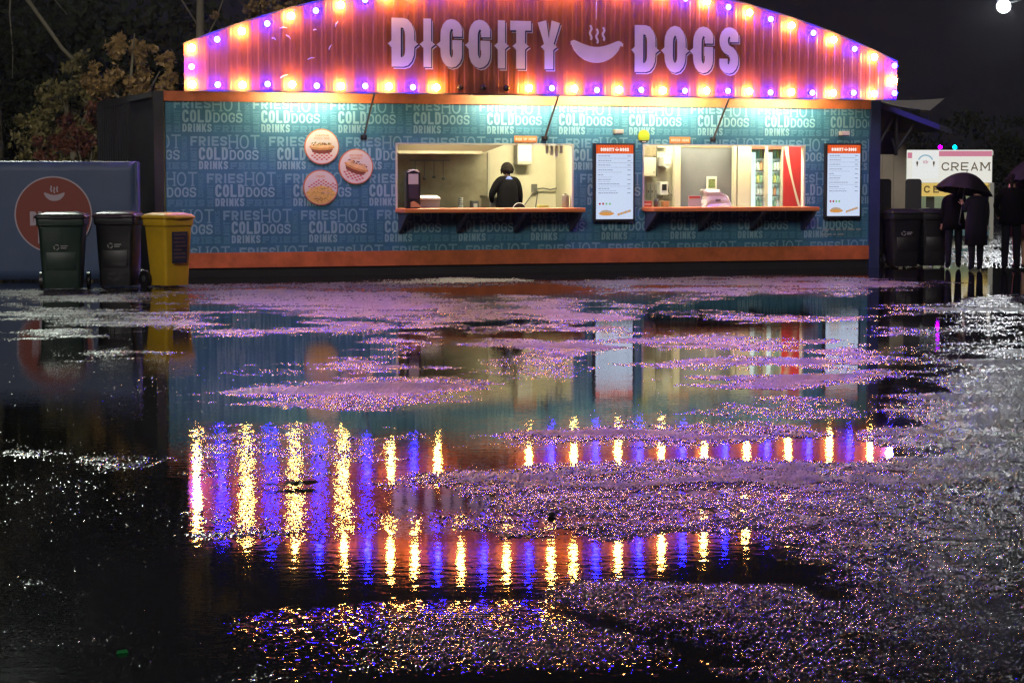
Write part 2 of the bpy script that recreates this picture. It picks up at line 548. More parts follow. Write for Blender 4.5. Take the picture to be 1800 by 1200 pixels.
def fbm(x, y, scale, octv, seed):
    s, a, tot = np.zeros_like(x), 1.0, 0.0
    for k in range(octv):
        s += a * lattice_noise(x * scale * 2 ** k + 17.3 * k, y * scale * 2 ** k - 9.1 * k, seed + k)
        tot += a
        a *= 0.55
    return s / tot


def inside_depth(x, y, poly, reach):
    """signed distance (positive inside) to a polygon, exact within reach, -reach elsewhere"""
    P = np.array(poly)
    out = np.full(x.shape, -reach)
    m = (x > P[:, 0].min() - reach) & (x < P[:, 0].max() + reach) & (y > P[:, 1].min() - reach) & (y < P[:, 1].max() + reach)
    px, py = x[m], y[m]
    d2 = np.full(px.shape, 1e9)
    ins = np.zeros(px.shape, bool)
    for k in range(len(P)):
        ax, ay = P[k]
        bx, by = P[(k + 1) % len(P)]
        ex, ey = bx - ax, by - ay
        t = np.clip(((px - ax) * ex + (py - ay) * ey) / (ex * ex + ey * ey + 1e-12), 0, 1)
        d2 = np.minimum(d2, (px - ax - t * ex) ** 2 + (py - ay - t * ey) ** 2)
        c = (ay > py) != (by > py)
        ins ^= c & (px < ex * (py - ay) / (ey if abs(ey) > 1e-12 else 1e-12) + ax)
    d = np.sqrt(d2)
    out[m] = np.where(ins, d, -d)
    return out


def smooth(v, a, b):
    t = np.clip((v - a) / (b - a), 0, 1)
    return t * t * (3 - 2 * t)


def make_ground():
    # rows get denser towards the near edge, so that stones stay a few millimetres to centimetres apart
    k = np.concatenate([np.arange(18, 164, 3.0), np.arange(164, 400, 1.1), np.arange(400, 905, 1.25), np.arange(905, 1700, 8.0)])
    D = 6048.0 / k
    cols = np.linspace(-1, 1, 1180)
    dist = np.repeat(D[:, None], len(cols), 1)
    jit = RNG.uniform(-0.4, 0.4, dist.shape)
    x = (cols[None, :] + jit * (cols[1] - cols[0])) * (0.265 * dist + 1.3)
    y = dist
    xf, yf = x.ravel(), y.ravel()
    n1 = fbm(xf, yf, 1.1, 4, 3)
    n2 = fbm(xf, yf, 5.0, 4, 21)
    n3 = fbm(xf * 0.38, yf, 2.3, 4, 40)
    n4 = fbm(xf, yf, 2.6, 5, 77)
    edge = n1 * 0.25 + n2 * 0.12 + n4 * 0.30
    h = -0.0075 + 0.0022 * n1 + 0.0018 * n3
    for poly in ROUGH_PATCHES:
        sd = inside_depth(xf, yf, poly, 1.2)
        wd_ = 0.12 + 0.020 * yf
        lift = smooth(sd + 0.05 + 0.004 * yf + edge * np.clip(yf / 14, 0.35, 1.6), -0.8 * wd_, 1.2 * wd_)
        h = np.maximum(h, -0.0075 + lift * (0.0125 + 0.0040 * n1 + 0.0115 * n3 * np.clip(yf / 17, 0.3, 1) + 0.0040 * n2))
    for poly in HIGH_GROUND:
        lift = smooth(inside_depth(xf, yf, poly, 1.2) + edge, -0.3, 0.5)
        h = np.maximum(h, -0.0075 + lift * (0.0150 + 0.0035 * n1 + 0.0030 * n3))
    for poly in THIN_FILM_PATCHES:
        sd = inside_depth(xf, yf, poly, 1.2)
        lift = smooth(sd + edge * np.clip(yf / 14, 0.35, 1.6), -0.14, 0.22)
        h = np.maximum(h, -0.0075 + lift * (0.0068 + 0.0050 * n3 + 0.0040 * n2))
    # distant yard beyond the stalls: damp concrete, mostly out of the water
    far = smooth(yf, 37.5, 40.0)
    h = h * (1 - far) + far * (0.002 + 0.006 * n3)
    # stones
    stone = RNG.normal(0, 1, h.shape)
    h += 0.0025 * stone * smooth(h, -0.0085, -0.001)
    # single stones that break the surface of the shallow water
    pick = RNG.uniform(0, 1, h.shape)
    chance = 0.016 * smooth(n1 + 0.6 * n3, -0.3, 0.5) + 0.006 * smooth(-xf / yf, 0.05, 0.15)
    for poly in SCATTERED_STONES:
        chance = np.maximum(chance, 0.10 * smooth(inside_depth(xf, yf, poly, 1.2) + 0.5 * n1, -0.2, 0.5) * smooth(n4, -0.35, 0.45))
    h = np.where((pick < chance) & (h < 0) & (yf < 30), 0.0008 + 0.0022 * RNG.uniform(0, 1, h.shape), h)
    # cracks in the near asphalt
    for path, wd in CRACKS:
        P = np.array(path)
        for a, b in zip(P[:-1], P[1:]):
            e = b - a
            t = np.clip(((xf - a[0]) * e[0] + (yf - a[1]) * e[1]) / (e @ e), 0, 1)
            dd = np.hypot(xf - a[0] - t * e[0] + 0.03 * n2, yf - a[1] - t * e[1] + 0.06 * n1)
            h -= 0.007 * (1 - smooth(dd, wd * 0.3, wd)) * (h > -0.006)
    nr, nc = dist.shape
    co = np.stack([xf, yf, h], 1)
    idx = np.arange(nr * nc).reshape(nr, nc)
    q = np.stack([idx[1:, :-1], idx[1:, 1:], idx[:-1, 1:], idx[:-1, :-1]], -1).reshape(-1, 4)
    # a skirt of four big faces carries the sheet on to the horizon
    big = np.array([(-600, -60, -0.03), (600, -60, -0.03), (600, 900, -0.03), (-600, 900, -0.03)])
    co = np.concatenate([co, big])
    b0 = nr * nc
    q = np.concatenate([q, np.array([[b0, b0 + 1, b0 + 2, b0 + 3]])])
    me = bpy.data.meshes.new('ground')
    me.vertices.add(len(co))
    me.vertices.foreach_set('co', co.ravel().astype(np.float32))
    me.loops.add(q.size)
    me.loops.foreach_set('vertex_index', q.ravel().astype(np.int32))
    me.polygons.add(len(q))
    me.polygons.foreach_set('loop_start', np.arange(0, q.size, 4, dtype=np.int32))
    me.polygons.foreach_set('use_smooth', np.ones(len(q), bool))
    me.update(calc_edges=True)
    dry = np.append(smooth(h, -0.0005, 0.0105), np.ones(4))
    at_ = me.attributes.new('proud', 'FLOAT', 'POINT')
    at_.data.foreach_set('value', dry.astype(np.float32))
    o = bpy.data.objects.new('ground', me)
    COL.objects.link(o)
    o['kind'] = 'structure'
    return o


def asphalt_material():
    m = bpy.data.materials.new('wet_asphalt')
    m.use_nodes = True
    nt = m.node_tree
    b = nt.nodes['Principled BSDF']
    L = nt.links
    tc = nt.nodes.new('ShaderNodeTexCoord')
    n = nt.nodes.new('ShaderNodeTexNoise')
    n.inputs['Scale'].default_value = 3.0
    n.inputs['Detail'].default_value = 8
    L.new(tc.outputs['Object'], n.inputs['Vector'])
    cr = nt.nodes.new('ShaderNodeValToRGB')
    cr.color_ramp.elements[0].color = (0.008, 0.008, 0.009, 1)
    cr.color_ramp.elements[1].color = (0.034, 0.033, 0.035, 1)
    L.new(n.outputs['Fac'], cr.inputs[0])
    L.new(cr.outputs[0], b.inputs['Base Color'])
    b.inputs['IOR'].default_value = 1.6
    rr = nt.nodes.new('ShaderNodeMapRange')
    rr.inputs['From Min'].default_value = 0.35
    rr.inputs['From Max'].default_value = 0.65
    rr.inputs['To Min'].default_value = 0.235
    rr.inputs['To Max'].default_value = 0.305
    L.new(n.outputs['Fac'], rr.inputs['Value'])
    pr = nt.nodes.new('ShaderNodeAttribute')
    pr.attribute_name = 'proud'
    pm = nt.nodes.new('ShaderNodeMapRange')
    pm.inputs['To Min'].default_value = 0.22
    L.new(pr.outputs['Fac'], pm.inputs['Value'])
    sxyz = nt.nodes.new('ShaderNodeSeparateXYZ')
    L.new(tc.outputs['Object'], sxyz.inputs[0])
    ag = nt.nodes.new('ShaderNodeMapRange')
    ag.interpolation_type = 'SMOOTHSTEP'
    ag.inputs['From Min'].default_value = 8.0
    ag.inputs['From Max'].default_value = 17.0
    L.new(sxyz.outputs[1], ag.inputs['Value'])
    rmx = nt.nodes.new('ShaderNodeMath')
    rmx.operation = 'MULTIPLY_ADD'
    rmx.inputs[1].default_value = 0.10
    L.new(ag.outputs[0], rmx.inputs[0])
    L.new(rr.outputs[0], rmx.inputs[2])
    film = nt.nodes.new('ShaderNodeMapRange')                  # a film of water lies over the low margins
    film.inputs['To Min'].default_value = 0.60
    L.new(pr.outputs['Fac'], film.inputs['Value'])
    rfl = nt.nodes.new('ShaderNodeMath')
    rfl.operation = 'MULTIPLY'
    L.new(rmx.outputs[0], rfl.inputs[0])
    L.new(film.outputs[0], rfl.inputs[1])
    L.new(rfl.outputs[0], b.inputs['Roughness'])
    fmx = nt.nodes.new('ShaderNodeMapRange')
    fmx.inputs['To Min'].default_value = 1.25
    fmx.inputs['To Max'].default_value = 1.0
    L.new(ag.outputs[0], fmx.inputs['Value'])
    pmx = nt.nodes.new('ShaderNodeMath')
    pmx.operation = 'MULTIPLY'
    L.new(fmx.outputs[0], pmx.inputs[0])
    L.new(pm.outputs[0], pmx.inputs[1])
    # every stone facet leans its own way: coarse chippings plus finer grit
    geo = nt.nodes.new('ShaderNodeNewGeometry')
    acc = geo.outputs['Normal']
    mpg = nt.nodes.new('ShaderNodeMapping')
    mpg.inputs['Scale'].default_value = (1.0, 0.5, 1.0)        # raked finish, drawn out along the drive
    L.new(tc.outputs['Object'], mpg.inputs['Vector'])
    for kind_, sc_, amt in (('ShaderNodeTexVoronoi', 130.0, 0.27), ('ShaderNodeTexVoronoi', 290.0, 0.19), ('ShaderNodeTexNoise', 6.0, 0.16)):
        n2 = nt.nodes.new(kind_)
        n2.inputs['Scale'].default_value = sc_
        L.new(mpg.outputs[0], n2.inputs['Vector'])
        sb = nt.nodes.new('ShaderNodeVectorMath')
        sb.operation = 'SUBTRACT'
        sb.inputs[1].default_value = (0.5, 0.5, 0.5)
        L.new(n2.outputs['Color'], sb.inputs[0])
        ml = nt.nodes.new('ShaderNodeVectorMath')
        ml.operation = 'MULTIPLY'
        ml.inputs[1].default_value = (amt, amt, amt * 0.3)
        L.new(sb.outputs[0], ml.inputs[0])
        sl = nt.nodes.new('ShaderNodeVectorMath')
        sl.operation = 'SCALE'
        L.new(ml.outputs[0], sl.inputs[0])
        L.new(pmx.outputs[0], sl.inputs['Scale'])
        ad = nt.nodes.new('ShaderNodeVectorMath')
        ad.operation = 'ADD'
        L.new(acc, ad.inputs[0])
        L.new(sl.outputs[0], ad.inputs[1])
        acc = ad.outputs[0]
    nz_ = nt.nodes.new('ShaderNodeVectorMath')
    nz_.operation = 'NORMALIZE'
    L.new(acc, nz_.inputs[0])
    L.new(nz_.outputs[0], b.inputs['Normal'])
    return m


def water_material():
    m = bpy.data.materials.new('shallow_water')
    m.use_nodes = True
    nt = m.node_tree
    b = nt.nodes['Principled BSDF']
    L = nt.links
    b.inputs['Base Color'].default_value = (0.006, 0.006, 0.006, 1)
    b.inputs['IOR'].default_value = 1.5
    b.inputs['Roughness'].default_value = 0.028
    tc = nt.nodes.new('ShaderNodeTexCoord')
    mp = nt.nodes.new('ShaderNodeMapping')
    mp.inputs['Scale'].default_value = (1.0, 1.8, 1.0)
    L.new(tc.outputs['Object'], mp.inputs['Vector'])
    n = nt.nodes.new('ShaderNodeTexNoise')
    n.inputs['Scale'].default_value = 9.0
    n.inputs['Detail'].default_value = 3
    L.new(mp.outputs[0], n.inputs['Vector'])
    # where the water runs quickest it is ruffled
    n2 = nt.nodes.new('ShaderNodeTexNoise')
    n2.inputs['Scale'].default_value = 0.55
    n2.inputs['Detail'].default_value = 2
    L.new(tc.outputs['Object'], n2.inputs['Vector'])
    rg = nt.nodes.new('ShaderNodeMapRange')
    rg.inputs['From Min'].default_value = 0.42
    rg.inputs['From Max'].default_value = 0.68
    rg.inputs['To Min'].default_value = 0.0006
    rg.inputs['To Max'].default_value = 0.0022
    L.new(n2.outputs['Fac'], rg.inputs['Value'])
    wv = nt.nodes.new('ShaderNodeTexWave')
    wv.wave_type = 'BANDS'
    wv.bands_direction = 'Y'
    wv.inputs['Scale'].default_value = 9.0
    wv.inputs['Distortion'].default_value = 3.5
    wv.inputs['Detail'].default_value = 2
    wv.inputs['Detail Scale'].default_value = 2.5
    L.new(tc.outputs['Object'], wv.inputs['Vector'])
    fl = nt.nodes.new('ShaderNodeAttribute')
    fl.attribute_name = 'flow'
    wm = nt.nodes.new('ShaderNodeMath')
    wm.operation = 'MULTIPLY'
    L.new(wv.outputs['Fac'], wm.inputs[0])
    L.new(fl.outputs['Fac'], wm.inputs[1])
    wa = nt.nodes.new('ShaderNodeMath')
    wa.operation = 'ADD'
    L.new(wm.outputs[0], wa.inputs[0])
    L.new(n.outputs['Fac'], wa.inputs[1])
    bp = nt.nodes.new('ShaderNodeBump')
    bp.inputs['Strength'].default_value = 0.45
    L.new(rg.outputs[0], bp.inputs['Distance'])
    L.new(wa.outputs[0], bp.inputs['Height'])
    # rain drops pock the surface
    ru = nt.nodes.new('ShaderNodeAttribute')
    ru.attribute_name = 'ruffle'
    acc = bp.outputs[0]
    for kind_, sc_, amt in (('ShaderNodeTexVoronoi', 70.0, 1.0), ('ShaderNodeTexNoise', 45.0, 1.6)):
        v = nt.nodes.new(kind_)
        v.inputs['Scale'].default_value = sc_
        L.new(mp.outputs[0], v.inputs['Vector'])
        sb = nt.nodes.new('ShaderNodeVectorMath')
        sb.operation = 'SUBTRACT'
        sb.inputs[1].default_value = (0.5, 0.5, 0.5)
        L.new(v.outputs['Color'], sb.inputs[0])
        ml = nt.nodes.new('ShaderNodeVectorMath')
        ml.operation = 'MULTIPLY'
        ml.inputs[1].default_value = (amt, amt, 0)
        L.new(sb.outputs[0], ml.inputs[0])
        sc = nt.nodes.new('ShaderNodeVectorMath')
        sc.operation = 'SCALE'
        L.new(ml.outputs[0], sc.inputs[0])
        L.new(ru.outputs['Fac'], sc.inputs['Scale'])
        ad = nt.nodes.new('ShaderNodeVectorMath')
        ad.operation = 'ADD'
        L.new(acc, ad.inputs[0])
        L.new(sc.outputs[0], ad.inputs[1])
        acc = ad.outputs[0]
    nz_ = nt.nodes.new('ShaderNodeVectorMath')
    nz_.operation = 'NORMALIZE'
    L.new(acc, nz_.inputs[0])
    L.new(nz_.outputs[0], b.inputs['Normal'])
    return m


ground = make_ground()
ground.data.materials.append(asphalt_material())


def make_water():
    D = np.concatenate([[140, 90, 60, 45], 6048.0 / np.arange(160, 1700, 6.0)])
    cols = np.linspace(-1, 1, 220)
    y = np.repeat(D[:, None], len(cols), 1)
    x = cols[None, :] * (0.30 * y + 2.0)
    nr, nc = x.shape
    xf, yf = x.ravel(), y.ravel()
    n1 = fbm(xf, yf, 1.3, 4, 91)
    ruf = np.clip(0.0035 + 0.004 * n1, 0.001, 1)
    for poly, amp in RUFFLED_WATER:
        sd = inside_depth(xf, yf, poly, 1.2)
        ruf = np.maximum(ruf, amp * smooth(sd + 0.35 * n1, -0.12, 0.25))
    flow = np.zeros_like(xf)
    for poly in RUNNING_WATER:
        flow = np.maximum(flow, 2.2 * smooth(inside_depth(xf, yf, poly, 1.2) + 0.1 * n1, -0.05, 0.12))
    mb = MB()
    mb.v = np.stack([xf, yf, np.zeros_like(xf)], 1).tolist()
    idx = np.arange(nr * nc).reshape(nr, nc)
    mb.f = np.stack([idx[1:, :-1], idx[1:, 1:], idx[:-1, 1:], idx[:-1, :-1]], -1).reshape(-1, 4).tolist()
    mb.m = [0] * len(mb.f)
    o = mb.build('puddle_water', water_material())
    for nm, val in (('ruffle', ruf), ('flow', flow)):
        at_ = o.data.attributes.new(nm, 'FLOAT', 'POINT')
        at_.data.foreach_set('value', val.astype(np.float32))
    o['kind'] = 'structure'
    return o


water = make_water()

# ---------------------------------------------------------------- the hot dog stall in its container
TEAL = mat('teal_vinyl', (0.044, 0.172, 0.265), 0.5, var=(1.6, 0.20))
PRINT = [mat('print_pale', (0.25, 0.44, 0.51), 0.5), mat('print_mid', (0.18, 0.37, 0.46), 0.5), mat('print_faint', (0.085, 0.25, 0.35), 0.5)]
ORANGE = mat('orange_steel', (0.58, 0.145, 0.045), 0.5, var=(3.5, 0.28))
ORANGE_C = mat('orange_counter', (0.75, 0.24, 0.07), 0.35, var=(3, 0.1))
NAVY = mat('navy_bracket', (0.035, 0.05, 0.085), 0.5)
BLUEPOST = mat('blue_post', (0.035, 0.05, 0.13), 0.4, var=(3, 0.15))
SKIRT = mat('black_skirt', (0.018, 0.018, 0.018), 0.7, var=(4, 0.3))
STEEL_D = mat('dark_container_steel', (0.035, 0.036, 0.04), 0.5, var=(1.2, 0.35), bump=(6, 0.2, 0.01))
GREY = mat('grey_metal', (0.16, 0.17, 0.18), 0.4, 0.7)
BLACK = mat('black_plastic', (0.012, 0.012, 0.013), 0.4)
WHITE = mat('white_plastic', (0.72, 0.70, 0.64), 0.4)
CREAM = mat('cream_wall', (0.60, 0.55, 0.40), 0.55, var=(1.5, 0.08))
ROOFM = mat('grey_roof', (0.08, 0.08, 0.085), 0.6)

LEN, DEEP, TOP = 12.70, 2.60, 3.0
stall = thing('food_stall', 'long teal container hot dog stall with an orange arched sign ringed by bulbs', 'food stall', tuple(ORIGIN), ANG)
W1 = (3.86, 7.02, 1.08, 2.19)
W2 = (8.30, 11.42, 1.08, 2.19)
fw = MB()
Y0, Y1 = 0.0, 0.07
for (a, b, z0, z1) in ((0.03, W1[0], 0.40, 2.84), (W1[1], W2[0], 0.40, 2.84), (W2[1], LEN, 0.40, 2.84), (W1[0], W1[1], 0.40, W1[2]), (W1[0], W1[1], W1[3], 2.84),
                       (W2[0], W2[1], 0.40, W2[2]), (W2[0], W2[1], W2[3], 2.84)):
    fw.box(a, b, Y0, Y1, z0, z1)
front = fw.build('front_wall', TEAL, stall)

# printed words repeat in a slanting lattice over the whole front
lm = MB()


def wall_word(text, u, ztop, w, h, t, m, **kw):
    rot = kw.get('rot', False)
    for l, q in word_quads(text, u, ztop - (w if rot else h), w, h, t, **kw):
        if max(p[0] for p in q) < 0.04 or min(p[0] for p in q) > LEN - 0.01:
            continue
        q = clip_in(q, 0.04, LEN - 0.01, 0.402, 2.838)
        parts = [q] if q else []
        for (a, b, c, d) in (W1, W2):
            parts = [r for p in parts for r in clip_out(p, a, b, c, d)]
        for p in parts:
            lm.face([(c[0], -0.0015 - l * 0.0002, c[1]) for c in p], m)


for row in range(5):
    ztop = 2.905 - 0.600 * row
    for k in range(-2, 11):
        u = 0.165 + 0.262 * row + 1.291 * k
        if u > LEN or u < -1.6:
            continue
        wall_word('FRIES', u, ztop - 0.025, 0.60, 0.155, 0.034, 1, rd=0.35)
        wall_word('HOT', u + 0.625, ztop, 0.51, 0.225, 0.026, 1, slab=True, rd=0.55)
        wall_word('COLD', u + 0.135, ztop - 0.200, 0.475, 0.205, 0.038, 0, rd=0.5, gap=0.22)
        wall_word('DOGS', u + 0.640, ztop - 0.245, 0.475, 0.160, 0.026, 0, rd=0.55, gap=0.16)
        wall_word('DRINKS', u + 0.135, ztop - 0.425, 0.475, 0.130, 0.027, 0, rd=0.5, gap=0.25)
        wall_word('FRIES', u + 0.650, ztop - 0.445, 0.60, 0.110, 0.03, 2, slab=True, rd=0.35)
        wall_word('HOT', u + 0.0, ztop - 0.205, 0.165, 0.105, 0.018, 2, rot=True)
        wall_word('COLD', u + 0.0, ztop - 0.385, 0.175, 0.105, 0.018, 2, rot=True)
        wall_word('DRINKS', u + 1.150, ztop - 0.03, 0.37, 0.085, 0.014, 2, rot=True)
lm.build('printed_lettering', PRINT, front)
# small notice printed low on the right
nm = MB()
for r_, segs in enumerate(((0.13, 0.07, 0.10, 0.06, 0.14, 0.09), (0.06, 0.09, 0.05, 0.12))):
    x_ = 11.78
    for s_ in segs:
        nm.box(x_, x_ + s_, -0.003, -0.0005, 0.675 - r_ * 0.085, 0.705 - r_ * 0.085)
        x_ += s_ + 0.035
nm.build('small_notice', mat('notice_print', (0.35, 0.38, 0.42), 0.5), front)

MB().box(0.0, LEN, -0.045, 0.09, 2.84, TOP).build('top_rail', ORANGE, stall)
rb = MB().box(0.0, LEN, -0.03, 0.08, 0.155, 0.40)
rb.build('bottom_rail', ORANGE, stall)
MB().box(0.05, LEN + 0.1, 0.03, 0.12, -0.02, 0.153).build('skirt', SKIRT, stall)
MB().box(LEN + 0.003, LEN + 0.20, -0.05, 0.16, 0.0, TOP + 0.002).build('corner_post', BLUEPOST, stall)
MB().box(-0.16, -0.003, -0.01, 0.15, 0.0, TOP - 0.002).build('corner_post', STEEL_D, stall)


def corrugated(x_plane, ya, yb, z0, z1, mtl, name, parent, pitch=0.28, depth=0.036, out=-1):
    """ribbed end sheet running along y"""
    mb = MB()
    pts = []
    y = ya
    while y < yb - 1e-6:
        for dy, o_ in ((0, 0), (pitch * .3, 0), (pitch * .5, 1), (pitch * .8, 1)):
            if y + dy < yb:
                pts.append((x_plane + out * o_ * depth, y + dy))
        y += pitch
    pts.append((x_plane, yb))
    for a, b in zip(pts[:-1], pts[1:]):
        mb.face([(a[0], a[1], z0), (a[0], a[1], z1), (b[0], b[1], z1), (b[0], b[1], z0)])
    return mb.build(name, mtl, parent)


MB().box(-0.12, -0.06, 0.155, DEEP, 0.05, 2.9).build('end_wall', STEEL_D, stall)
MB().box(-0.16, LEN + 0.18, 0.165, DEEP, TOP - 0.09, TOP - 0.005).build('roof', ROOFM, stall)
MB().box(LEN + 0.06, LEN + 0.12, 0.165, DEEP, 0.05, TOP - 0.095).build('end_wall', BLUEPOST, stall)
# inside
inner = MB()
inner.box(0.0, LEN, 2.32, 2.38, 0.20, TOP - 0.095)
inner.build('back_wall', CREAM, stall)
MB().box(0.0, LEN, 0.12, 2.31, 0.16, 0.195).build('floor', mat('grey_floor', (0.2, 0.2, 0.19), 0.6), stall)
MB().box(-0.055, 0.0, 0.16, 2.31, 0.2, TOP - 0.1).build('inner_end_wall', CREAM, stall)
MB().box(7.55, 7.63, 0.075, 2.31, 0.2, TOP - 0.1).build('partition', CREAM, stall)
tubeglow = glow('kitchen_tube_glow', (1.0, 0.90, 0.58), 175.0)
for (ua, ub, yy) in ((4.3, 5.7, 0.95), (6.0, 7.4, 0.95), (8.3, 9.7, 0.36), (10.2, 11.6, 0.32)):
    t_ = MB().box(ua, ub, yy - 0.09, yy + 0.09, 2.80, 2.865).build('ceiling_light', WHITE, stall)
    MB().box(ua + 0.03, ub - 0.03, yy - 0.07, yy + 0.07, 2.775, 2.797).build('diffuser', tubeglow, t_)

# window frames and counters
for w_ in (W1, W2):
    f_ = MB()
    f_.box(w_[0] - 0.004, w_[0] + 0.03, -0.012, 0.09, w_[2], w_[3])
    f_.box(w_[1] - 0.03, w_[1] + 0.004, -0.012, 0.09, w_[2], w_[3])
    f_.box(w_[0] + 0.03, w_[1] - 0.03, -0.012, 0.09, w_[3] - 0.025, w_[3] + 0.004)
    f_.build('window_frame', mat('frame_cream', (0.55, 0.56, 0.47), 0.45), stall)
    c_ = bevel(MB().box(w_[0] - 0.01, w_[1] + 0.01, -0.57, 0.26, 1.035, 1.105).build('counter', ORANGE_C, stall), 0.012)
    for k in range(4):
        ub = w_[0] + 0.06 + k * (w_[1] - w_[0] - 0.12) / 3
        b_ = MB()
        i = [(ub - 0.025, ub + 0.025)]
        for xa, xb in i:
            prof = [(-0.02, 1.033), (-0.54, 1.033), (-0.54, 1.005), (-0.06, 0.70), (-0.02, 0.70)]
            b_.loft([[(xa, p[0], p[1]) for p in prof], [(xb, p[0], p[1]) for p in prof]])
        b_.build('bracket', NAVY, c_)

# ---- the arched sign
SX0, SX1, SY, SZ = 0.21, 12.85, -0.70, 3.0
ACX, ACZ, AR = 6.4585, -11.447, 16.3827


def arc_z(u):
    return ACZ + math.sqrt(AR * AR - (u - ACX) ** 2)


SIGN = mat('sign_red', (0.235, 0.066, 0.038), 0.42, var=(1.2, 0.12))
sm = MB()
pitch = 0.172
prof = []
u = SX0
while u < SX1:
    for du, o_ in ((0, 0), (0.05, 0), (0.075, 1), (0.145, 1)):
        if u + du < SX1:
            prof.append((u + du, o_))
    u += pitch
prof.append((SX1, 0))
for (a, oa), (b, ob) in zip(prof[:-1], prof[1:]):
    sm.face([(a, SY + oa * 0.007, SZ), (b, SY + ob * 0.007, SZ), (b, SY + ob * 0.007, arc_z(b)), (a, SY + oa * 0.007, arc_z(a))])
sm.box(SX0, SX1, SY + 0.032, SY + 0.06, SZ, SZ + 0.05)
for (a, b) in zip(np.linspace(SX0, SX1, 41)[:-1], np.linspace(SX0, SX1, 41)[1:]):
    sm.loft([[(a, SY + 0.031, arc_z(a) - 0.05), (a, SY + 0.09, arc_z(a) - 0.05), (a, SY + 0.09, arc_z(a)), (a, SY + 0.031, arc_z(a))],
             [(b, SY + 0.031, arc_z(b) - 0.05), (b, SY + 0.09, arc_z(b) - 0.05), (b, SY + 0.09, arc_z(b)), (b, SY + 0.031, arc_z(b))]], cap=False)
sign = sm.build('sign_panel', SIGN, stall)
tr = MB()
N_ = 60
us = np.linspace(SX0 - 0.012, SX1 + 0.012, N_)
tr.loft([[(a, SY - 0.02, arc_z(a) + 0.002), (a, SY + 0.12, arc_z(a) + 0.002), (a, SY + 0.12, arc_z(a) + 0.028), (a, SY - 0.02, arc_z(a) + 0.028)] for a in us])
tr.build('edge_trim', mat('trim_and_shade_dark', (0.05, 0.045, 0.05), 0.5), sign)
bt = MB()  # uneven dark strip stands in for the gap shadow under the sign
for a in np.arange(SX0, SX1 - 0.01, 1.58):
    j_ = random.uniform(-0.008, 0.006)
    bt.box(a, min(a + 1.57, SX1), SY - 0.012, SY + 0.13, SZ - 0.022 + j_, SZ - 0.002 + j_)
bt.build('bottom_shade_strip', mat('trim_and_shade_dark', (0.05, 0.045, 0.05), 0.5), sign)
# back frame that carries the sign on the roof
for a in np.arange(0.6, 12.8, 1.5):
    fr = MB()
    fr.box(a, a + 0.05, SY + 0.062, SY + 0.11, SZ + 0.052, arc_z(a) - 0.1)
    fr.tube([(a + 0.025, SY + 0.1, arc_z(a) - 0.3), (a + 0.025, 0.9, TOP)], 0.025, 6)
    fr.build('back_brace', GREY, sign)

# bulbs: warm and blue in turn, three of the lower row dead
def bulb_mesh(name, m_, r=0.056):
    mb = MB()
    mb.ball((0, -0.078, 0), r, 8, 6, 0)
    mb.loft([[(0.024 * math.cos(2 * PI * j / 8), y_, 0.024 * math.sin(2 * PI * j / 8)) for j in range(8)] for y_ in (0.0, -0.035)], 1)
    return mb.mesh(name, [m_, BLACK], True)


WARM = glow('warm_bulb_glow', (1.0, 0.44, 0.085), 310.0)
BLUE = glow('blue_bulb_glow', (0.004, 0.004, 1.0), 390.0)
bw = bulb_mesh('warm_bulb', WARM)
bb = bulb_mesh('blue_bulb', BLUE, 0.052)
bd = bulb_mesh('dead_bulb', mat('dead_bulb_glass', (0.03, 0.02, 0.02), 0.1))
upper = 'WBWBWBWBWWBWBWBWWBWBWBWBWBWBWBWB'
for k in range(32):
    ub = 0.325 + 0.4012 * k
    if k in (11, 12, 13):
        o = put('bulb', bd, sign, (ub, SY, SZ + 0.085))
        o['label'] = 'dark unlit bulb'
    else:
        put('bulb', bb if k % 2 else bw, sign, (ub, SY, SZ + 0.085 + random.uniform(-.012, .012)))
    c_ = upper[k]
    put('bulb', bb if c_ == 'B' else bw, sign, (ub + random.uniform(-.01, .01), SY, arc_z(ub) - (0.125 if 0 < k < 31 else 0.09) + random.uniform(-.012, .012)))
put('bulb', bb, sign, (0.315, SY, 3.35))
put('bulb', bw, sign, (12.755, SY, 3.32))

# lettering on the sign: lavender face, navy line, lavender rim
LAV = mat('lavender_letter', (0.56, 0.50, 0.62), 0.5, var=(3, 0.08))
NAVL = mat('navy_letter', (0.03, 0.025, 0.10), 0.5)


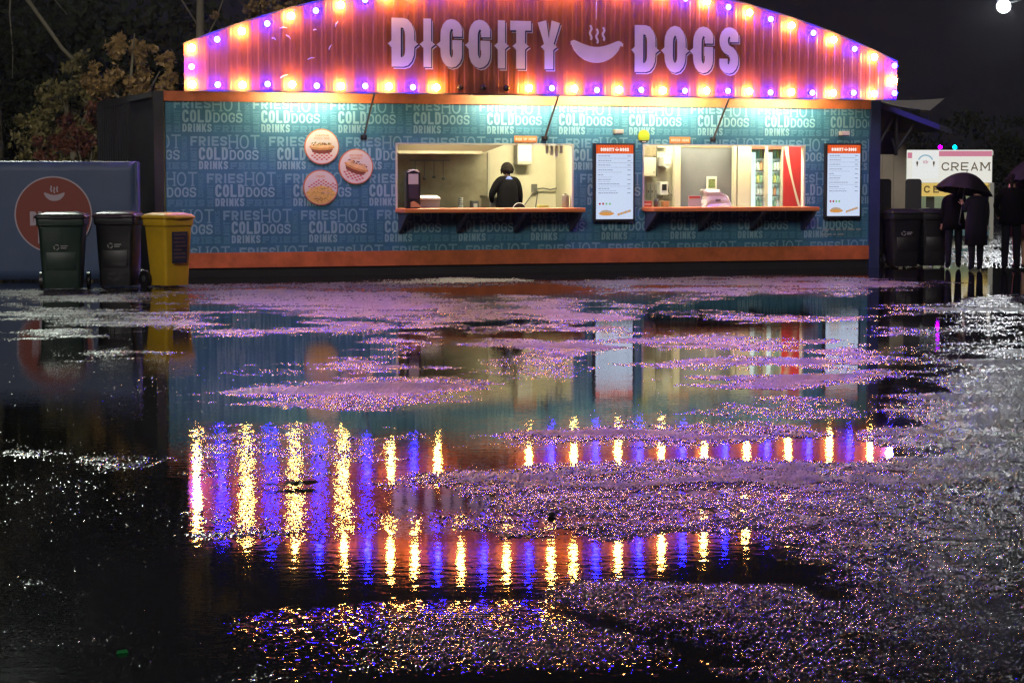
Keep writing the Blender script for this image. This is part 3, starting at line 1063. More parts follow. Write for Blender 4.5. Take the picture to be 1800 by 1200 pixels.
def sign_letter(ch, u0, u1, z0, z1, spurs=(1, 1)):
    w, h, t = u1 - u0, z1 - z0, (0.155 if ch != 'I' else 0.16)
    o = None
    layers = ((0.028, -0.028, 0.0, LAV, 'rim'), (0.013, -0.013, 0.006, NAVL, 'outline'), (-0.006, 0.006, 0.012, LAV, 'face'))
    for i_, (dx, dz, lift, m_, nm_) in enumerate(layers):
        mb = MB()
        y = SY - 0.004 - lift
        tt = t + (0.006 if nm_ == 'rim' else (0.01 if nm_ == 'outline' else 0.0))
        if ch == 'I':
            mb.face([(dx, y, dz), (w + dx, y, dz), (w + dx, y, h + dz), (dx, y, h + dz)])
        else:
            for l, q in word_quads(ch, dx, dz, w, h, tt, rd=0.5):
                mb.face([(p[0], y - l * 0.0004, p[1]) for p in q])
        zm = h * 0.47
        for s, on in zip((-1, 1), spurs):
            if not on:
                continue
            xe = (0 if s < 0 else w)
            if ch in 'TY':
                xe = w / 2 + s * t / 2
            xe += dx
            tri = [(xe - s * 0.03, zm - 0.085 + dz), (xe + s * 0.02, zm - 0.035 + dz), (xe + s * 0.068, zm + dz), (xe + s * 0.02, zm + 0.035 + dz), (xe - s * 0.03, zm + 0.085 + dz)]
            if s < 0:
                tri.reverse()
            mb.face([(p[0], y - 0.0008 - 0.0006 * (s > 0), p[1]) for p in tri])
        if i_ == 0:
            o = mb.build('letter', m_, sign, loc=(u0, 0, z0))
        else:
            # the inner layers belong to the same letter
            me2 = mb.mesh('layer', m_)
            bm = bmesh.new()
            bm.from_mesh(o.data)
            n0 = len(bm.faces)
            bm.from_mesh(me2)
            bm.faces.ensure_lookup_table()
            if m_.name not in [q.name for q in o.data.materials]:
                o.data.materials.append(m_)
            mi = [q.name for q in o.data.materials].index(m_.name)
            for f_ in list(bm.faces)[n0:]:
                f_.material_index = mi
            bm.to_mesh(o.data)
            bm.free()
            bpy.data.meshes.remove(me2)
    o['label'] = 'lavender sign letter ' + ch
    return o


for ch, a, b in (('D', 3.60, 3.985), ('I', 4.14, 4.27), ('G', 4.43, 4.80), ('G', 4.915, 5.285), ('I', 5.42, 5.545), ('T', 5.635, 6.00), ('Y', 6.115, 6.515)):
    sign_letter(ch, a, b, 3.405, 4.19, (1, 0) if ch == 'G' else (1, 1))
for ch, a, b in (('D', 7.855, 8.235), ('O', 8.40, 8.79), ('G', 8.93, 9.30), ('S', 9.42, 9.775)):
    sign_letter(ch, a, b, 3.385, 4.17, (0, 0) if ch == 'S' else ((1, 0) if ch == 'G' else (1, 1)))


def sausage(c, s, sag=0.42):
    """smiling sausage outline in (x, z), width about 2*s"""
    top, bot = [], []
    for k in range(17):
        t = -1 + 2 * k / 16
        th = 0.235 * math.sqrt(max(0, 1 - abs(t) ** 3.2)) + 0.02
        mid = sag * (t * t) - 0.14
        top.append((c[0] + s * t * 0.95, c[1] + s * (mid + th)))
        bot.append((c[0] + s * t * 0.95, c[1] + s * (mid - th * 1.15)))
    return bot + top[::-1]


def steam(mb, c, s, y, m=0, t=0.035):
    for k, (dx, lo, hi) in enumerate(((-0.26, 0.36, 0.86), (-0.02, 0.24, 0.74), (0.22, 0.34, 0.80))):
        pts = [Vector((c[0] + s * (dx + 0.035 * math.sin(6.3 * j / 8 * 1.6)), c[1] + s * (lo + (hi - lo) * j / 8))) for j in range(9)]
        for q in stroke(pts, False, t * s / 0.48):
            mb.face([(p.x, y, p.y) for p in q], m)


em = MB()
em.prism(sausage((7.155, 3.74), 0.48), SY - 0.018, SY - 0.006)
for s in (-1, 1):
    em.prism([(7.155 + s * 0.44 - 0.02, 3.83), (7.155 + s * 0.44 + 0.04, 3.81), (7.155 + s * 0.44 + 0.045, 3.86), (7.155 + s * 0.44, 3.88)], SY - 0.0175, SY - 0.0065)
steam(em, (7.18, 3.74), 0.48, SY - 0.012)
em.build('sausage_emblem', LAV, sign)

# torn strips of tape and a hanging wire
for (a, z, l, an) in ((1.75, 3.99, .12, 0), (1.85, 3.88, .10, -.7), (2.30, 3.97, .05, 0), (2.66, 4.03, .10, 1.1), (1.62, 3.83, .07, -.5), (2.55, 3.66, .10, 1.0), (2.20, 3.50, .12, .25), (1.75, 3.20, .14, .4)):
    tp = MB()
    tp.loft([[(0, 0, -0.008), (0, -0.003, -0.008), (0, -0.003, 0.008), (0, 0, 0.008)], [(l * .5, -0.01, 0.004), (l * .5, -0.013, 0.004), (l * .5, -0.013, 0.02), (l * .5, -0.01, 0.02)],
             [(l, 0, -0.004), (l, -0.003, -0.004), (l, -0.003, 0.006), (l, 0, 0.006)]])
    tp.build('tape_scrap', LAV, sign, loc=(a, SY - 0.006, z), rot=(0, -an, 0))
MB().tube([(7.15, SY - 0.02, arc_z(7.15) - 0.02), (7.155, SY - 0.012, 4.6), (7.15, SY - 0.02, 4.25)], 0.006, 5).build('wire', GREY, sign)

# struts and strip lights
for k, uu in enumerate((3.31, 6.49, 9.62)):
    s_ = MB().tube([(uu, -0.02, 2.28), (uu + 0.01, -0.66, 2.975)], 0.018, 8).build('strut', GREY, stall)
    MB().box(uu - 0.05, uu + 0.05, -0.03, -0.002, 2.24, 2.32).build('strut_foot', BLACK, s_)
LAMPG = glow('strip_light_glow', (1.0, 0.93, 0.60), 350.0)
for uu in (2.35, 6.0, 7.45, 8.9, 10.9):
    s_ = MB().box(uu - 0.62, uu + 0.62, -0.66, -0.56, 3.045, 3.10).build('strip_light', GREY, stall)
    MB().box(uu - 0.58, uu + 0.58, -0.635, -0.585, 3.015, 3.043).build('tube', LAMPG, s_)
MB().box(0.3, 12.6, -0.52, -0.02, 3.105, 3.125).build('light_shelf', ROOFM, stall)

# second container joined on behind
back = wall_thing('storage_container', 'dark grey steel container behind the stall seen end on', 'container', 0, -2.62, 0)
corrugated(-0.06, 0.02, 3.9, 0.2, 2.9, STEEL_D, 'ribbed_wall', back)
MB().box(-0.10, 0.05, 0.0, 0.14, 0.0, 3.03).build('corner_post', STEEL_D, back)
MB().box(-0.10, 0.05, 3.9, 4.05, 0.0, 3.03).build('corner_post', STEEL_D, back)
MB().box(-0.10, 0.05, 0.142, 3.898, 2.90, 3.03).build('top_rail', STEEL_D, back)
MB().box(-0.10, 0.05, 0.142, 3.898, 0.03, 0.2).build('bottom_rail', STEEL_D, back)
MB().box(0.052, 12.4, 0.0, 4.05, 2.93, 3.02).build('roof', ROOFM, back)
MB().box(12.0, 12.1, 0.0, 4.05, 0.0, 2.92).build('end_wall', STEEL_D, back)

# ---- things on the front
RED_O = mat('sign_orange_rim', (0.62, 0.18, 0.06), 0.4)
PAPER = mat('pale_print', (0.74, 0.68, 0.58), 0.45)
BUN = mat('print_bun', (0.62, 0.30, 0.09), 0.5, var=(14, 0.25))
BUN_L = mat('print_bun_light', (0.80, 0.52, 0.24), 0.5, var=(14, 0.2))
MEAT = mat('print_meat', (0.22, 0.055, 0.03), 0.5, var=(20, 0.3))
GREENS = mat('print_relish', (0.24, 0.22, 0.05), 0.5, var=(30, 0.5))
CHIP = mat('print_fries', (0.80, 0.54, 0.13), 0.5, var=(30, 0.3))
CHIP_D = mat('print_fries_brown', (0.42, 0.23, 0.05), 0.5)
CHECK = mat('print_check_red', (0.60, 0.14, 0.11), 0.5)
INK = mat('print_ink_orange', (0.70, 0.33, 0.14), 0.5)


def ell(cx, cz, rx, rz, n=20, a=0.0, lo=0.0, hi=2 * PI):
    ca, sa = math.cos(a), math.sin(a)
    full = abs(hi - lo - 2 * PI) < 1e-6
    pts = []
    for k in range(n if full else n + 1):
        t = lo + (hi - lo) * k / n
        x, z = rx * math.cos(t), rz * math.sin(t)
        pts.append((cx + x * ca - z * sa, cz + x * sa + z * ca))
    return pts


def round_sign(u, z, label, words, kind):
    t = wall_thing('round_sign', label, 'sign', u, 0, z, 'round food picture signs')
    d = MB().disc((0, 0), 0.292, -0.03, -0.003, 48).build('rim', RED_O, t)
    MB().disc((0, 0), 0.275, -0.034, -0.0302, 48).build('picture_ground', PAPER, t)
    p = MB()
    mats = [BUN, BUN_L, MEAT, GREENS, CHIP, CHECK, CHIP_D]

    def flat(pts, m, lv):
        pts = [q for q in pts]
        p.face([(a, -0.035 - lv * 0.0006, b) for a, b in pts], m)
    rr = random.Random(hash(kind) % 97)
    if kind in ('pizza', 'comfort'):
        tilt = 0.0 if kind == 'pizza' else -0.33
        ca, sa = math.cos(tilt), math.sin(tilt)

        def R_(x, z):
            return (x * ca - z * sa, x * sa + z * ca - 0.02)
        for i in range(9):
            for j in range(4):
                if (i + j) % 2 == 0:
                    x, zz = -0.18 + i * 0.04, -0.20 + j * 0.03
                    if math.hypot(x, zz) < 0.24:
                        flat([R_(x, zz), R_(x + .036, zz), R_(x + .036, zz + .026), R_(x, zz + .026)], 5, 0)
        flat([R_(*q) for q in ell(0, -0.02, 0.185, 0.055)], 2, 1)
        flat([R_(*q) for q in ell(0, -0.055, 0.17, 0.04)], 2, 1.5)
        flat([R_(*q) for q in ell(0, 0.015, 0.215, 0.052)], 0, 2)
        flat([R_(*q) for q in ell(0, 0.03, 0.19, 0.03)], 1, 3)
        for k in range(34):
            x = rr.uniform(-.18, .18)
            zz = 0.055 + rr.uniform(-.012, .028) + (0.03 if kind == 'comfort' else 0) * (1 - abs(x) / .2)
            flat([R_(*q) for q in ell(x, zz, rr.uniform(.01, .025), rr.uniform(.006, .014), 7, rr.uniform(-1, 1))], rr.choice([3, 3, 2, 1] if kind == 'pizza' else [2, 0, 1, 2]), 4 + k * .1)
    else:
        for i in range(13):
            for j in range(6):
                if (i + j) % 2 == 0:
                    x, zz = -0.25 + i * 0.04, -0.02 + j * 0.026
                    if math.hypot(x, zz) < 0.25 and zz < 0.13 - abs(x) * .35:
                        flat([(x, zz), (x + .034, zz), (x + .034, zz + .022), (x, zz + .022)], 5, 0)
        flat([(-0.255, -0.08)] + ell(0, 0.0, 0.268, 0.268, 24, 0, PI + 0.32, 2 * PI - 0.32) + [(0.255, -0.08), (0.15, 0.0), (0, 0.035), (-0.14, 0.0)], 4, 1)
        for k in range(46):
            x, zz = rr.uniform(-.2, .2), rr.uniform(-.22, 0.0)
            if math.hypot(x, zz) > 0.22:
                continue
            a = rr.uniform(-.5, 1.0)
            l, w = rr.uniform(.05, .11), .009
            flat([(x - l / 2 * math.cos(a) + w * math.sin(a), zz - l / 2 * math.sin(a) - w * math.cos(a)), (x + l / 2 * math.cos(a) + w * math.sin(a), zz + l / 2 * math.sin(a) - w * math.cos(a)),
                  (x + l / 2 * math.cos(a) - w * math.sin(a), zz + l / 2 * math.sin(a) + w * math.cos(a)), (x - l / 2 * math.cos(a) - w * math.sin(a), zz - l / 2 * math.sin(a) + w * math.cos(a))],
                 rr.choice([4, 1, 6, 4, 1]), 2 + k * .1)
    p.build('food_picture', mats, t)
    tx = MB()
    for k, wd in enumerate(words):
        ww = 0.028 * len(wd)
        print_word(tx, wd, -ww / 2, 0.165 - k * 0.048, ww, 0.036, 0.0075, -0.0352, rd=0.4)
    tx.build('caption', INK, t)


round_sign(2.594, 2.122, 'round picture of a topped hot dog over checked paper, upper left of three', ('CANADIAN', 'PIZZA DOG'), 'pizza')
round_sign(3.171, 1.797, 'round picture of a slanting loaded hot dog, nearest the serving window', ('SOUTHERN', 'COMFORT'), 'comfort')
round_sign(2.570, 1.451, 'round picture of a heap of golden fries', ('FRIES',), 'fries')

SCREEN_W = glow('screen_white', (0.62, 0.72, 0.92), 0.95)
SCREEN_O = glow('screen_orange', (0.95, 0.14, 0.03), 0.85)
SCREEN_T = glow('screen_grey_text', (0.28, 0.33, 0.48), 0.8)
SCREEN_L = glow('screen_white_text', (1, 0.95, 0.9), 0.95)
S_RED = glow('screen_red_dot', (0.5, 0.03, 0.04), 0.8)
S_GRN = glow('screen_green_dot', (0.25, 0.6, 0.25), 0.8)
S_BUN = glow('screen_bun', (0.75, 0.34, 0.08), 0.85)
S_TOP = glow('screen_topping', (0.55, 0.42, 0.32), 0.8)
S_TAN = glow('screen_header_stripe', (0.80, 0.10, 0.02), 0.8)


def menu(u0, u1, z0, z1, label):
    w, h = u1 - u0, z1 - z0
    t = wall_thing('menu_screen', label, 'menu board', u0, 0, z0, 'lit menu screens')
    bevel(MB().box(-0.035, w + 0.035, -0.11, -0.02, -0.05, h + 0.03).build('case', BLACK, t), 0.01)
    MB().box(w * .3, w * .7, -0.018, -0.002, h * .3, h * .7).build('wall_mount', GREY, t)
    y = -0.1115
    scr = MB()
    scr.face([(0, y, 0), (w, y, 0), (w, y, h * .882), (0, y, h * .882)])
    scr.build('screen', SCREEN_W, t)
    hd = MB()
    hd.face([(0, y, h * .882), (w, y, h * .882), (w, y, h), (0, y, h)])
    for k in range(14):
        hd.face([(w * (k + .3) / 14, y - .0004, h * .885), (w * (k + .6) / 14, y - .0004, h * .885), (w * (k + .6) / 14, y - .0004, h * .998), (w * (k + .3) / 14, y - .0004, h * .998)], 1)
    hdo = hd.build('header', [SCREEN_O, S_TAN], t)
    tx = MB()
    print_word(tx, 'DIGGITY', w * .12, h * .915, w * .36, h * .045, 0.016, y - .001, rd=.4)
    print_word(tx, 'DOGS', w * .64, h * .915, w * .24, h * .045, 0.016, y - .001, rd=.4)
    tx.face([(p[0], y - .001, p[1]) for p in sausage((w * .56, h * .935), w * .065)])
    steam(tx, (w * .56, h * .935), w * .065, y - .001, 0, .06)
    tx.build('heading', SCREEN_L, hdo)
    ln = MB()
    rr = random.Random(5)
    zz = 0.845
    for k, (a, b) in enumerate(((.34, .78), (.36, .86), (.33, .9), (.40, .64), (.14, .32), (.33, .33), (.52, .86), (.29, .5), (.5, 0))):
        for (fr_, th, hh) in ((a, .010, 0), (b, .004, .027)):
            x_ = .06
            while x_ < .06 + fr_ - .02 and fr_:
                l_ = rr.uniform(.03, .08) if th > .005 else rr.uniform(.05, .12)
                ln.face([(w * x_, y - .0006, h * (zz - hh)), (w * (x_ + l_), y - .0006, h * (zz - hh)), (w * (x_ + l_), y - .0006, h * (zz - hh + th)), (w * x_, y - .0006, h * (zz - hh + th))])
                x_ += l_ + .012
        ln.face([(w * .84, y - .0006, h * zz), (w * .93, y - .0006, h * zz), (w * .93, y - .0006, h * (zz + .01)), (w * .84, y - .0006, h * (zz + .01))])
        zz -= .066 if k in (2, 3) else .061
    ln.build('menu_lines', SCREEN_T, t)['kind'] = 'stuff'
    dt = MB()
    for k, mi in enumerate((0, 0, 1, 1)):
        dt.face([(a, y - .0006, b) for a, b in ell(w * (.10 + .09 * k), h * .207, .019, .019, 12)], mi)
    dt.build('menu_dots', [S_RED, S_GRN], t)
    fp = MB()
    fp.face([(a, y - .0006, b) for a, b in ell(w * .28, h * .075, w * .205, h * .028, 16)], 0)
    for k in range(9):
        fp.face([(a, y - .0008 - k * 1e-5, b) for a, b in ell(w * (.15 + .03 * k), h * (.098 + .012 * math.sin(k * .4)), w * .03, h * .014, 8, k)], 1)
    for k in range(11):
        fp.face([(a, y - .0008 - k * 1e-5, b) for a, b in ell(w * (.60 + .032 * k), h * (.062 + .005 * k), w * .028, h * .018, 8, k)], 1 if k % 3 else 0)
    fp.build('menu_food_pictures', [S_BUN, S_TOP], t)
    return t


menu(7.395, 8.08, 0.905, 2.175, 'lit menu screen on the wall between the two serving windows')
menu(11.81, 12.46, 0.935, 2.195, 'lit menu screen at the right end beside the blue corner post')

for k, (uu, lab) in enumerate(((7.765, 'small cream lamp box on the wall above the middle menu screen'), (12.09, 'small cream lamp box on the wall above the right hand menu screen'))):
    t = wall_thing('lamp_box', lab, 'lamp', uu, 0, 2.385, 'lamp boxes above the menus')
    MB().tube([(0, -0.002, -0.03), (0, -0.12, -0.01)], 0.012, 6).build('arm', BLACK, t)
    bevel(MB().box(-0.075, 0.075, -0.27, -0.12, -0.02, 0.055).build('housing', mat('lamp_cream', (0.62, 0.60, 0.42), 0.4), t), 0.01)
    MB().box(-0.06, 0.06, -0.255, -0.135, -0.032, -0.021).build('lens', BLACK, t)

for (u0, u1, txt, lab) in ((5.945, 6.355, 'PICK UP HERE', 'orange plate reading PICK UP HERE above the left window'), (8.80, 9.19, 'ORDER HERE', 'orange plate reading ORDER HERE above the right window')):
    t = wall_thing('direction_plate', lab, 'sign', u0, 0, 2.205, 'orange plates above the windows')
    w = u1 - u0
    bevel(MB().box(0, w, -0.016, -0.002, 0, 0.115).build('plate', mat('plate_orange', (0.80, 0.27, 0.07), 0.4), t), 0.003)
    x = MB()
    print_word(x, txt, w * .06, 0.036, w * .88, 0.044, 0.009, -0.0168, rd=.4)
    x.build('wording', mat('plate_white', (0.8, 0.74, 0.64), 0.5), t)

t = wall_thing('rating_sign', 'yellow green domed sign with a black foot above the right window', 'sign', 8.313, 0, 2.325)
MB().prism(ell(0, 0, 0.105, 0.115, 24, 0, -0.6, PI + 0.6), -0.03, -0.003).build('dome', mat('lime_sign', (0.40, 0.48, 0.03), 0.4), t)
MB().prism(ell(0, 0, 0.105, 0.115, 12, 0, PI + 0.62, 2 * PI - 0.62), -0.032, -0.003).build('foot', BLACK, t)
MB().box(-0.035, 0.035, -0.0345, -0.0322, -0.10, -0.082).build('white_mark', WHITE, t)

# hand sanitiser on the left counter
t = wall_thing('soap_dispenser', 'tall black hand sanitiser dispenser at the left end of the left counter', 'dispenser', 4.08, 0.24, 1.107)
bevel(MB().prism([(-0.125, 0), (0.125, 0), (0.125, 0.58)] + ell(0, 0.58, 0.125, 0.065, 10, 0, 0.0, PI)[1:-1] + [(-0.125, 0.58)], -0.05, 0.06).build('housing', BLACK, t), 0.012)
MB().box(-0.085, 0.085, -0.056, -0.051, 0.40, 0.57).build('label_panel', mat('sanitiser_label', (0.55, 0.52, 0.46), 0.4), t)
MB().box(-0.085, 0.085, -0.056, -0.051, 0.16, 0.395).build('tank', mat('sanitiser_tank', (0.06, 0.05, 0.07), 0.12), t)
MB().prism([(-0.05, 0.02), (0.11, 0.02), (0.11, 0.045), (0.0, 0.12), (-0.05, 0.10)], -0.11, -0.0515).build('drip_tray', mat('tray_tan', (0.5, 0.28, 0.13), 0.5), t)
MB().tube([(-0.1, -0.053, 0.60), (0, -0.053, 0.635), (0.1, -0.053, 0.60)], 0.012, 6).build('top_edge', WHITE, t)
# ---------------------------------------------------------------- inside the stall
STAIN = mat('stainless', (0.34, 0.30, 0.21), 0.42, 0.35, var=(1.7, 0.38))
HOODM = mat('hood_brown', (0.16, 0.12, 0.08), 0.35, 0.6)
BOXC = mat('panel_cream', (0.50, 0.47, 0.36), 0.5)
GREYW = mat('grey_board', (0.17, 0.17, 0.18), 0.6, var=(2, 0.12))
CABLE = mat('cable_grey', (0.10, 0.095, 0.08), 0.5)
STEELB = mat('steel_bench', (0.45, 0.43, 0.36), 0.3, 0.8)

t = wall_thing('splash_panel', 'stained stainless steel sheet behind the left serving window', 'panel', 4.0, -2.26, 0.2)
MB().box(0.0, 2.22, 0, 0.05, 0.0, 2.7).build('sheet', STAIN, t)
MB().box(2.222, 2.262, -0.02, 0.05, 0.0, 1.86).build('edge_trim', BOXC, t)
t = wall_thing('cooker_hood', 'brown steel cooker hood slanting across the top of the left window', 'hood', 3.9, -1.3, 2.06)
MB().prism([(0, 0.0), (1.95, 0.0), (2.35, 0.14), (2.5, 0.5), (0, 0.5)], 0, 0.9).build('shell', HOODM, t)
MB().box(0.02, 1.9, -0.02, -0.001, -0.03, 0.02).build('lip', STAIN, t)
t = wall_thing('wall_box', 'tall white box on the kitchen wall above the worker', 'box', 6.735, -2.30, 1.85)
bevel(MB().box(0, 0.28, -0.22, 0.0, 0, 0.8).build('case', WHITE, t), 0.015)
MB().box(0.02, 0.26, -0.228, -0.221, 0.02, 0.06).build('handle', BOXC, t)
t = wall_thing('wall_socket', 'grey wall socket with trailing flex right of the worker', 'socket', 7.08, -2.31, 1.35)
MB().box(0, 0.09, -0.06, 0, 0, 0.15).build('plate', CABLE, t)
MB().tube([(0.05, -0.07, 0.06), (0.2, -0.05, 0.075), (0.35, -0.05, 0.05), (0.45, -0.05, 0.075), (0.6, -0.05, 0.06)], 0.014, 6).build('flex', CABLE, t)
MB().tube([(0.03, -0.07, 0.03), (-0.08, -0.08, -0.12), (-0.17, -0.08, -0.24)], 0.01, 6).build('flex', CABLE, t)
MB().tube([(0.10, -0.07, 0.03), (0.07, -0.08, -0.15), (0.05, -0.08, -0.28)], 0.01, 6).build('flex', CABLE, t)
t = wall_thing('work_bench', 'steel work bench along the kitchen back wall', 'bench', 4.05, -2.2, 0.197)
MB().box(0, 3.45, -0.55, 0.0, 0.82, 0.86).build('top', STEELB, t)
for a in (0.05, 1.7, 3.36):
    for b in (-0.5, -0.06):
        MB().box(a, a + 0.04, b, b + 0.04, 0, 0.818).build('leg', STEELB, t)
t = wall_thing('food_bin', 'pale lidded tray beside the black dispenser', 'tray', 4.52, -0.62, 1.07)
bevel(MB().box(-0.2, 0.25, -0.15, 0.15, 0.0, 0.17).build('tub', mat('tub_grey', (0.25, 0.23, 0.22), 0.4), t), 0.01)
bevel(MB().loft([rrect(0.25, 0.17, .03, 0.172, 0.02), rrect(0.25, 0.17, .03, 0.20, 0.02), rrect(0.18, 0.12, .03, 0.245, 0.02)]).build('lid', WHITE, t), 0.004)
MB().box(-0.3, 0.3, -0.2, 0.2, -0.88 + 0.197 - 0.19, -0.002).build('stand', STEELB, t)
t = wall_thing('fryer', 'low steel fryer with a cream front left of the worker', 'fryer', 6.05, -1.9, 0.197)
bevel(MB().box(0, 0.42, -0.3, 0.2, 0.0, 1.06).build('case', STEELB, t), 0.01)
MB().box(-0.03, 0.45, -0.32, 0.2, 1.062, 1.10).build('rim', BOXC, t)
t = wall_thing('steel_can', 'small steel can at the right end of the left counter', 'can', 6.92, -0.12, 1.107)
MB().loft([[(0.06 * s * math.cos(2 * PI * j / 14), 0.06 * s * math.sin(2 * PI * j / 14), z) for j in range(14)] for s, z in ((1, 0), (1.02, 0.02), (1.02, 0.2), (0.9, 0.215))]).build('body', STAIN, t, True)
MB().tube([(0, 0, 0.216), (0, 0, 0.235)], 0.02, 8).build('knob', BLACK, t)
t = wall_thing('sauce_bottle', 'white and red sauce bottle at the edge of the left window', 'bottle', 6.985, -0.30, 1.07)
MB().loft([[(r * math.cos(2 * PI * j / 12), r * math.sin(2 * PI * j / 12), z) for j in range(12)] for r, z in ((.03, 0), (.032, .1), (.03, .16), (.012, .19), (.008, .25))]).build('body', WHITE, t, True)
MB().tube([(0, 0, .07), (0, 0, .11)], 0.0335, 12).build('band', mat('bottle_red', (.5, .05, .03), .4), t)
t = wall_thing('relish_tray', 'small yellow tray beyond the left counter', 'tray', 6.72, -0.7, 1.09)
bevel(MB().box(-0.09, 0.09, -0.06, 0.06, 0.0, 0.05).build('dish', mat('relish_yellow', (.45, .36, .06), .4), t), .008)
MB().box(-0.1, 0.1, -0.07, 0.07, -0.89, -0.002).build('stand', STEELB, t)

def bottle(u, d, z, m_, label, h=.2):
    t = wall_thing('squeeze_bottle', label, 'bottle', u, d, z, 'sauce bottles on the kitchen bench')
    MB().loft([[(r * math.cos(2 * PI * j / 12), r * math.sin(2 * PI * j / 12), zz * h / .2) for j in range(12)] for r, zz in ((.032, 0), (.035, .02), (.035, .12), (.022, .145))]).build('body', m_, t, True)
    MB().tube([(0, 0, .146 * h / .2), (0, 0, .165 * h / .2), (0, 0, h)], [.02, .014, .004], 10).build('nozzle', WHITE, t)


bottle(4.98, -1.95, 1.058, mat('ketchup_red', (.45, .04, .02), .35), 'red squeeze bottle on the bench beyond the pale tray', .24)
bottle(5.10, -1.93, 1.058, mat('mustard_yellow', (.62, .42, .03), .35), 'yellow squeeze bottle on the bench beside the red one', .24)
t = wall_thing('cup_stack', 'stack of white paper cups on the bench left of the worker', 'cups', 5.62, -1.95, 1.058)
for k in range(6):
    MB().loft([[(r * math.cos(2 * PI * j / 14), r * math.sin(2 * PI * j / 14), zz + k * .035) for j in range(14)] for r, zz in ((.038, 0), (.046, .034))]).build('cup', WHITE, t, True)
t = wall_thing('napkin_box', 'grey napkin box on the bench near the fryer', 'box', 5.78, -1.85, 1.058)
bevel(MB().box(0, .13, -.05, .08, 0, .15).build('case', GREY, t), .006)
MB().box(.03, .10, -.053, -.0505, .03, .10).build('napkin_slot', WHITE, t)
t = wall_thing('utensil_rail', 'steel rail with hanging ladles high on the stained sheet', 'rail', 4.75, -2.22, 1.92)
MB().tube([(0, 0, 0), (.75, 0, 0)], .01, 8).build('bar', GREY, t)
for k, x_ in enumerate((.1, .27, .45, .62)):
    l_ = MB().tube([(x_, -.012, .012), (x_, -.02, -.02), (x_, -.02, -.26 - .03 * (k % 2))], .007, 6).build('ladle', GREY, t)
    MB().ball((x_, -.03, -.29 - .03 * (k % 2)), .036, 10, 6, sq=(1, .6, .8)).build('bowl', GREY, l_, True)
t = wall_thing('order_slips', 'row of white order slips hanging from the window head', 'slips', 6.55, -.11, 2.05)
for k in range(4):
    MB().box(k * .085, k * .085 + .06, 0, .002, -.02 - .03 * (k % 3), .11).build('slip', mat('slip_paper', (.66, .64, .55), .6), t)

# right window
t = wall_thing('fuse_panel', 'brown and cream fuse panels at the left of the right window', 'electrical panel', 8.62, -0.75, 1.64)
MB().box(0, 0.24, -0.02, 0.14, 0.35, 0.9).build('upper_door', mat('panel_brown', (.24, .19, .12), .4, .3, var=(9, .35)), t)
bevel(MB().box(0, 0.24, -0.02, 0.14, 0.0, 0.335).build('lower_door', BOXC, t), 0.008)
MB().box(0.19, 0.205, -0.03, -0.021, 0.06, 0.08).build('latch', BLACK, t)
MB().box(0.252, 0.275, 0.0, 0.14, 0.0, 0.9).build('conduit', CABLE, t)
t = wall_thing('service_wall', 'cream inner wall with switches behind the order window', 'wall', 8.2, -0.93, 0.2)
MB().box(0, 1.12, 0, 0.05, 0, 2.65).build('sheet', CREAM, t)
MB().box(0.72, 0.90, -0.06, -0.002, 1.95, 2.65).build('duct', BOXC, t)
for k in range(3):
    MB().box(0.56 + k * 0.075, 0.62 + k * 0.075, -0.02, -0.002, 1.05, 1.30).build('switch_plate', BOXC, t)
    MB().box(0.58 + k * 0.075, 0.60 + k * 0.075, -0.03, -0.021, 1.15, 1.19).build('switch', CABLE, t)
t = wall_thing('towel_dispenser', 'white paper dispenser on the cream wall in the order window', 'dispenser', 8.96, -0.75, 1.80)
bevel(MB().prism([(0, 0.02), (0.07, -0.03), (0.15, 0.02), (0.15, 0.19), (0, 0.19)], -0.12, 0.15).build('case', WHITE, t), 0.008)
MB().box(0.02, 0.13, -0.13, -0.121, 0.06, 0.16).build('roll', mat('paper_white', (.85, .85, .85), .6), t)
t = wall_thing('card_terminal', 'white card terminal with a dark screen hanging in the order window', 'terminal', 8.92, -0.72, 1.31)
bevel(MB().box(0, 0.15, -0.05, 0.14, 0, 0.23).build('case', WHITE, t), 0.01)
MB().box(0.03, 0.12, -0.056, -0.051, 0.08, 0.19).build('display', BLACK, t)
MB().tube([(0.07, 0, -0.01), (0.0, -0.01, -0.08), (-0.03, 0, -0.16)], 0.009, 6).build('flex', CABLE, t)
MB().tube([(0.17, 0.02, 0.2), (0.19, 0.02, 0.05), (0.30, 0.02, -0.05)], 0.009, 6).build('flex', CABLE, t)
t = wall_thing('inner_post', 'cream timber post in the order window', 'post', 9.155, -0.58, 0.2)
MB().box(0, 0.115, 0, 0.1, 0, 2.65).build('shaft', CREAM, t)
MB().box(0.118, 0.135, 0.03, 0.1, 0, 2.65).build('shadow_gap', CABLE, t)
t = wall_thing('grey_board', 'tall grey board filling the middle of the order window', 'board', 9.30, -0.72, 0.2)
MB().box(0, 1.16, 0, 0.04, 0, 1.95).build('sheet', GREYW, t)
MB().box(0, 1.16, -0.01, 0.04, 1.953, 2.05).build('timber_rail', mat('timber_brown', (.36, .25, .12), .5, var=(6, .3)), t)
t = wall_thing('small_poster', 'small white framed leaflet on the grey board', 'poster', 9.825, -0.70, 1.385)
MB().box(0, 0.20, -0.006, 0.012, 0, 0.255).build('sheet', WHITE, t)
MB().box(0.035, 0.165, -0.010, -0.0065, 0.05, 0.21).build('picture', mat('leaflet_green', (.16, .20, .07), .5, var=(25, .6)), t)
t = wall_thing('covered_till', 'cash till under crumpled clear plastic on the right counter', 'till', 9.74, -0.14, 1.107)
cm = MB()
secs = []
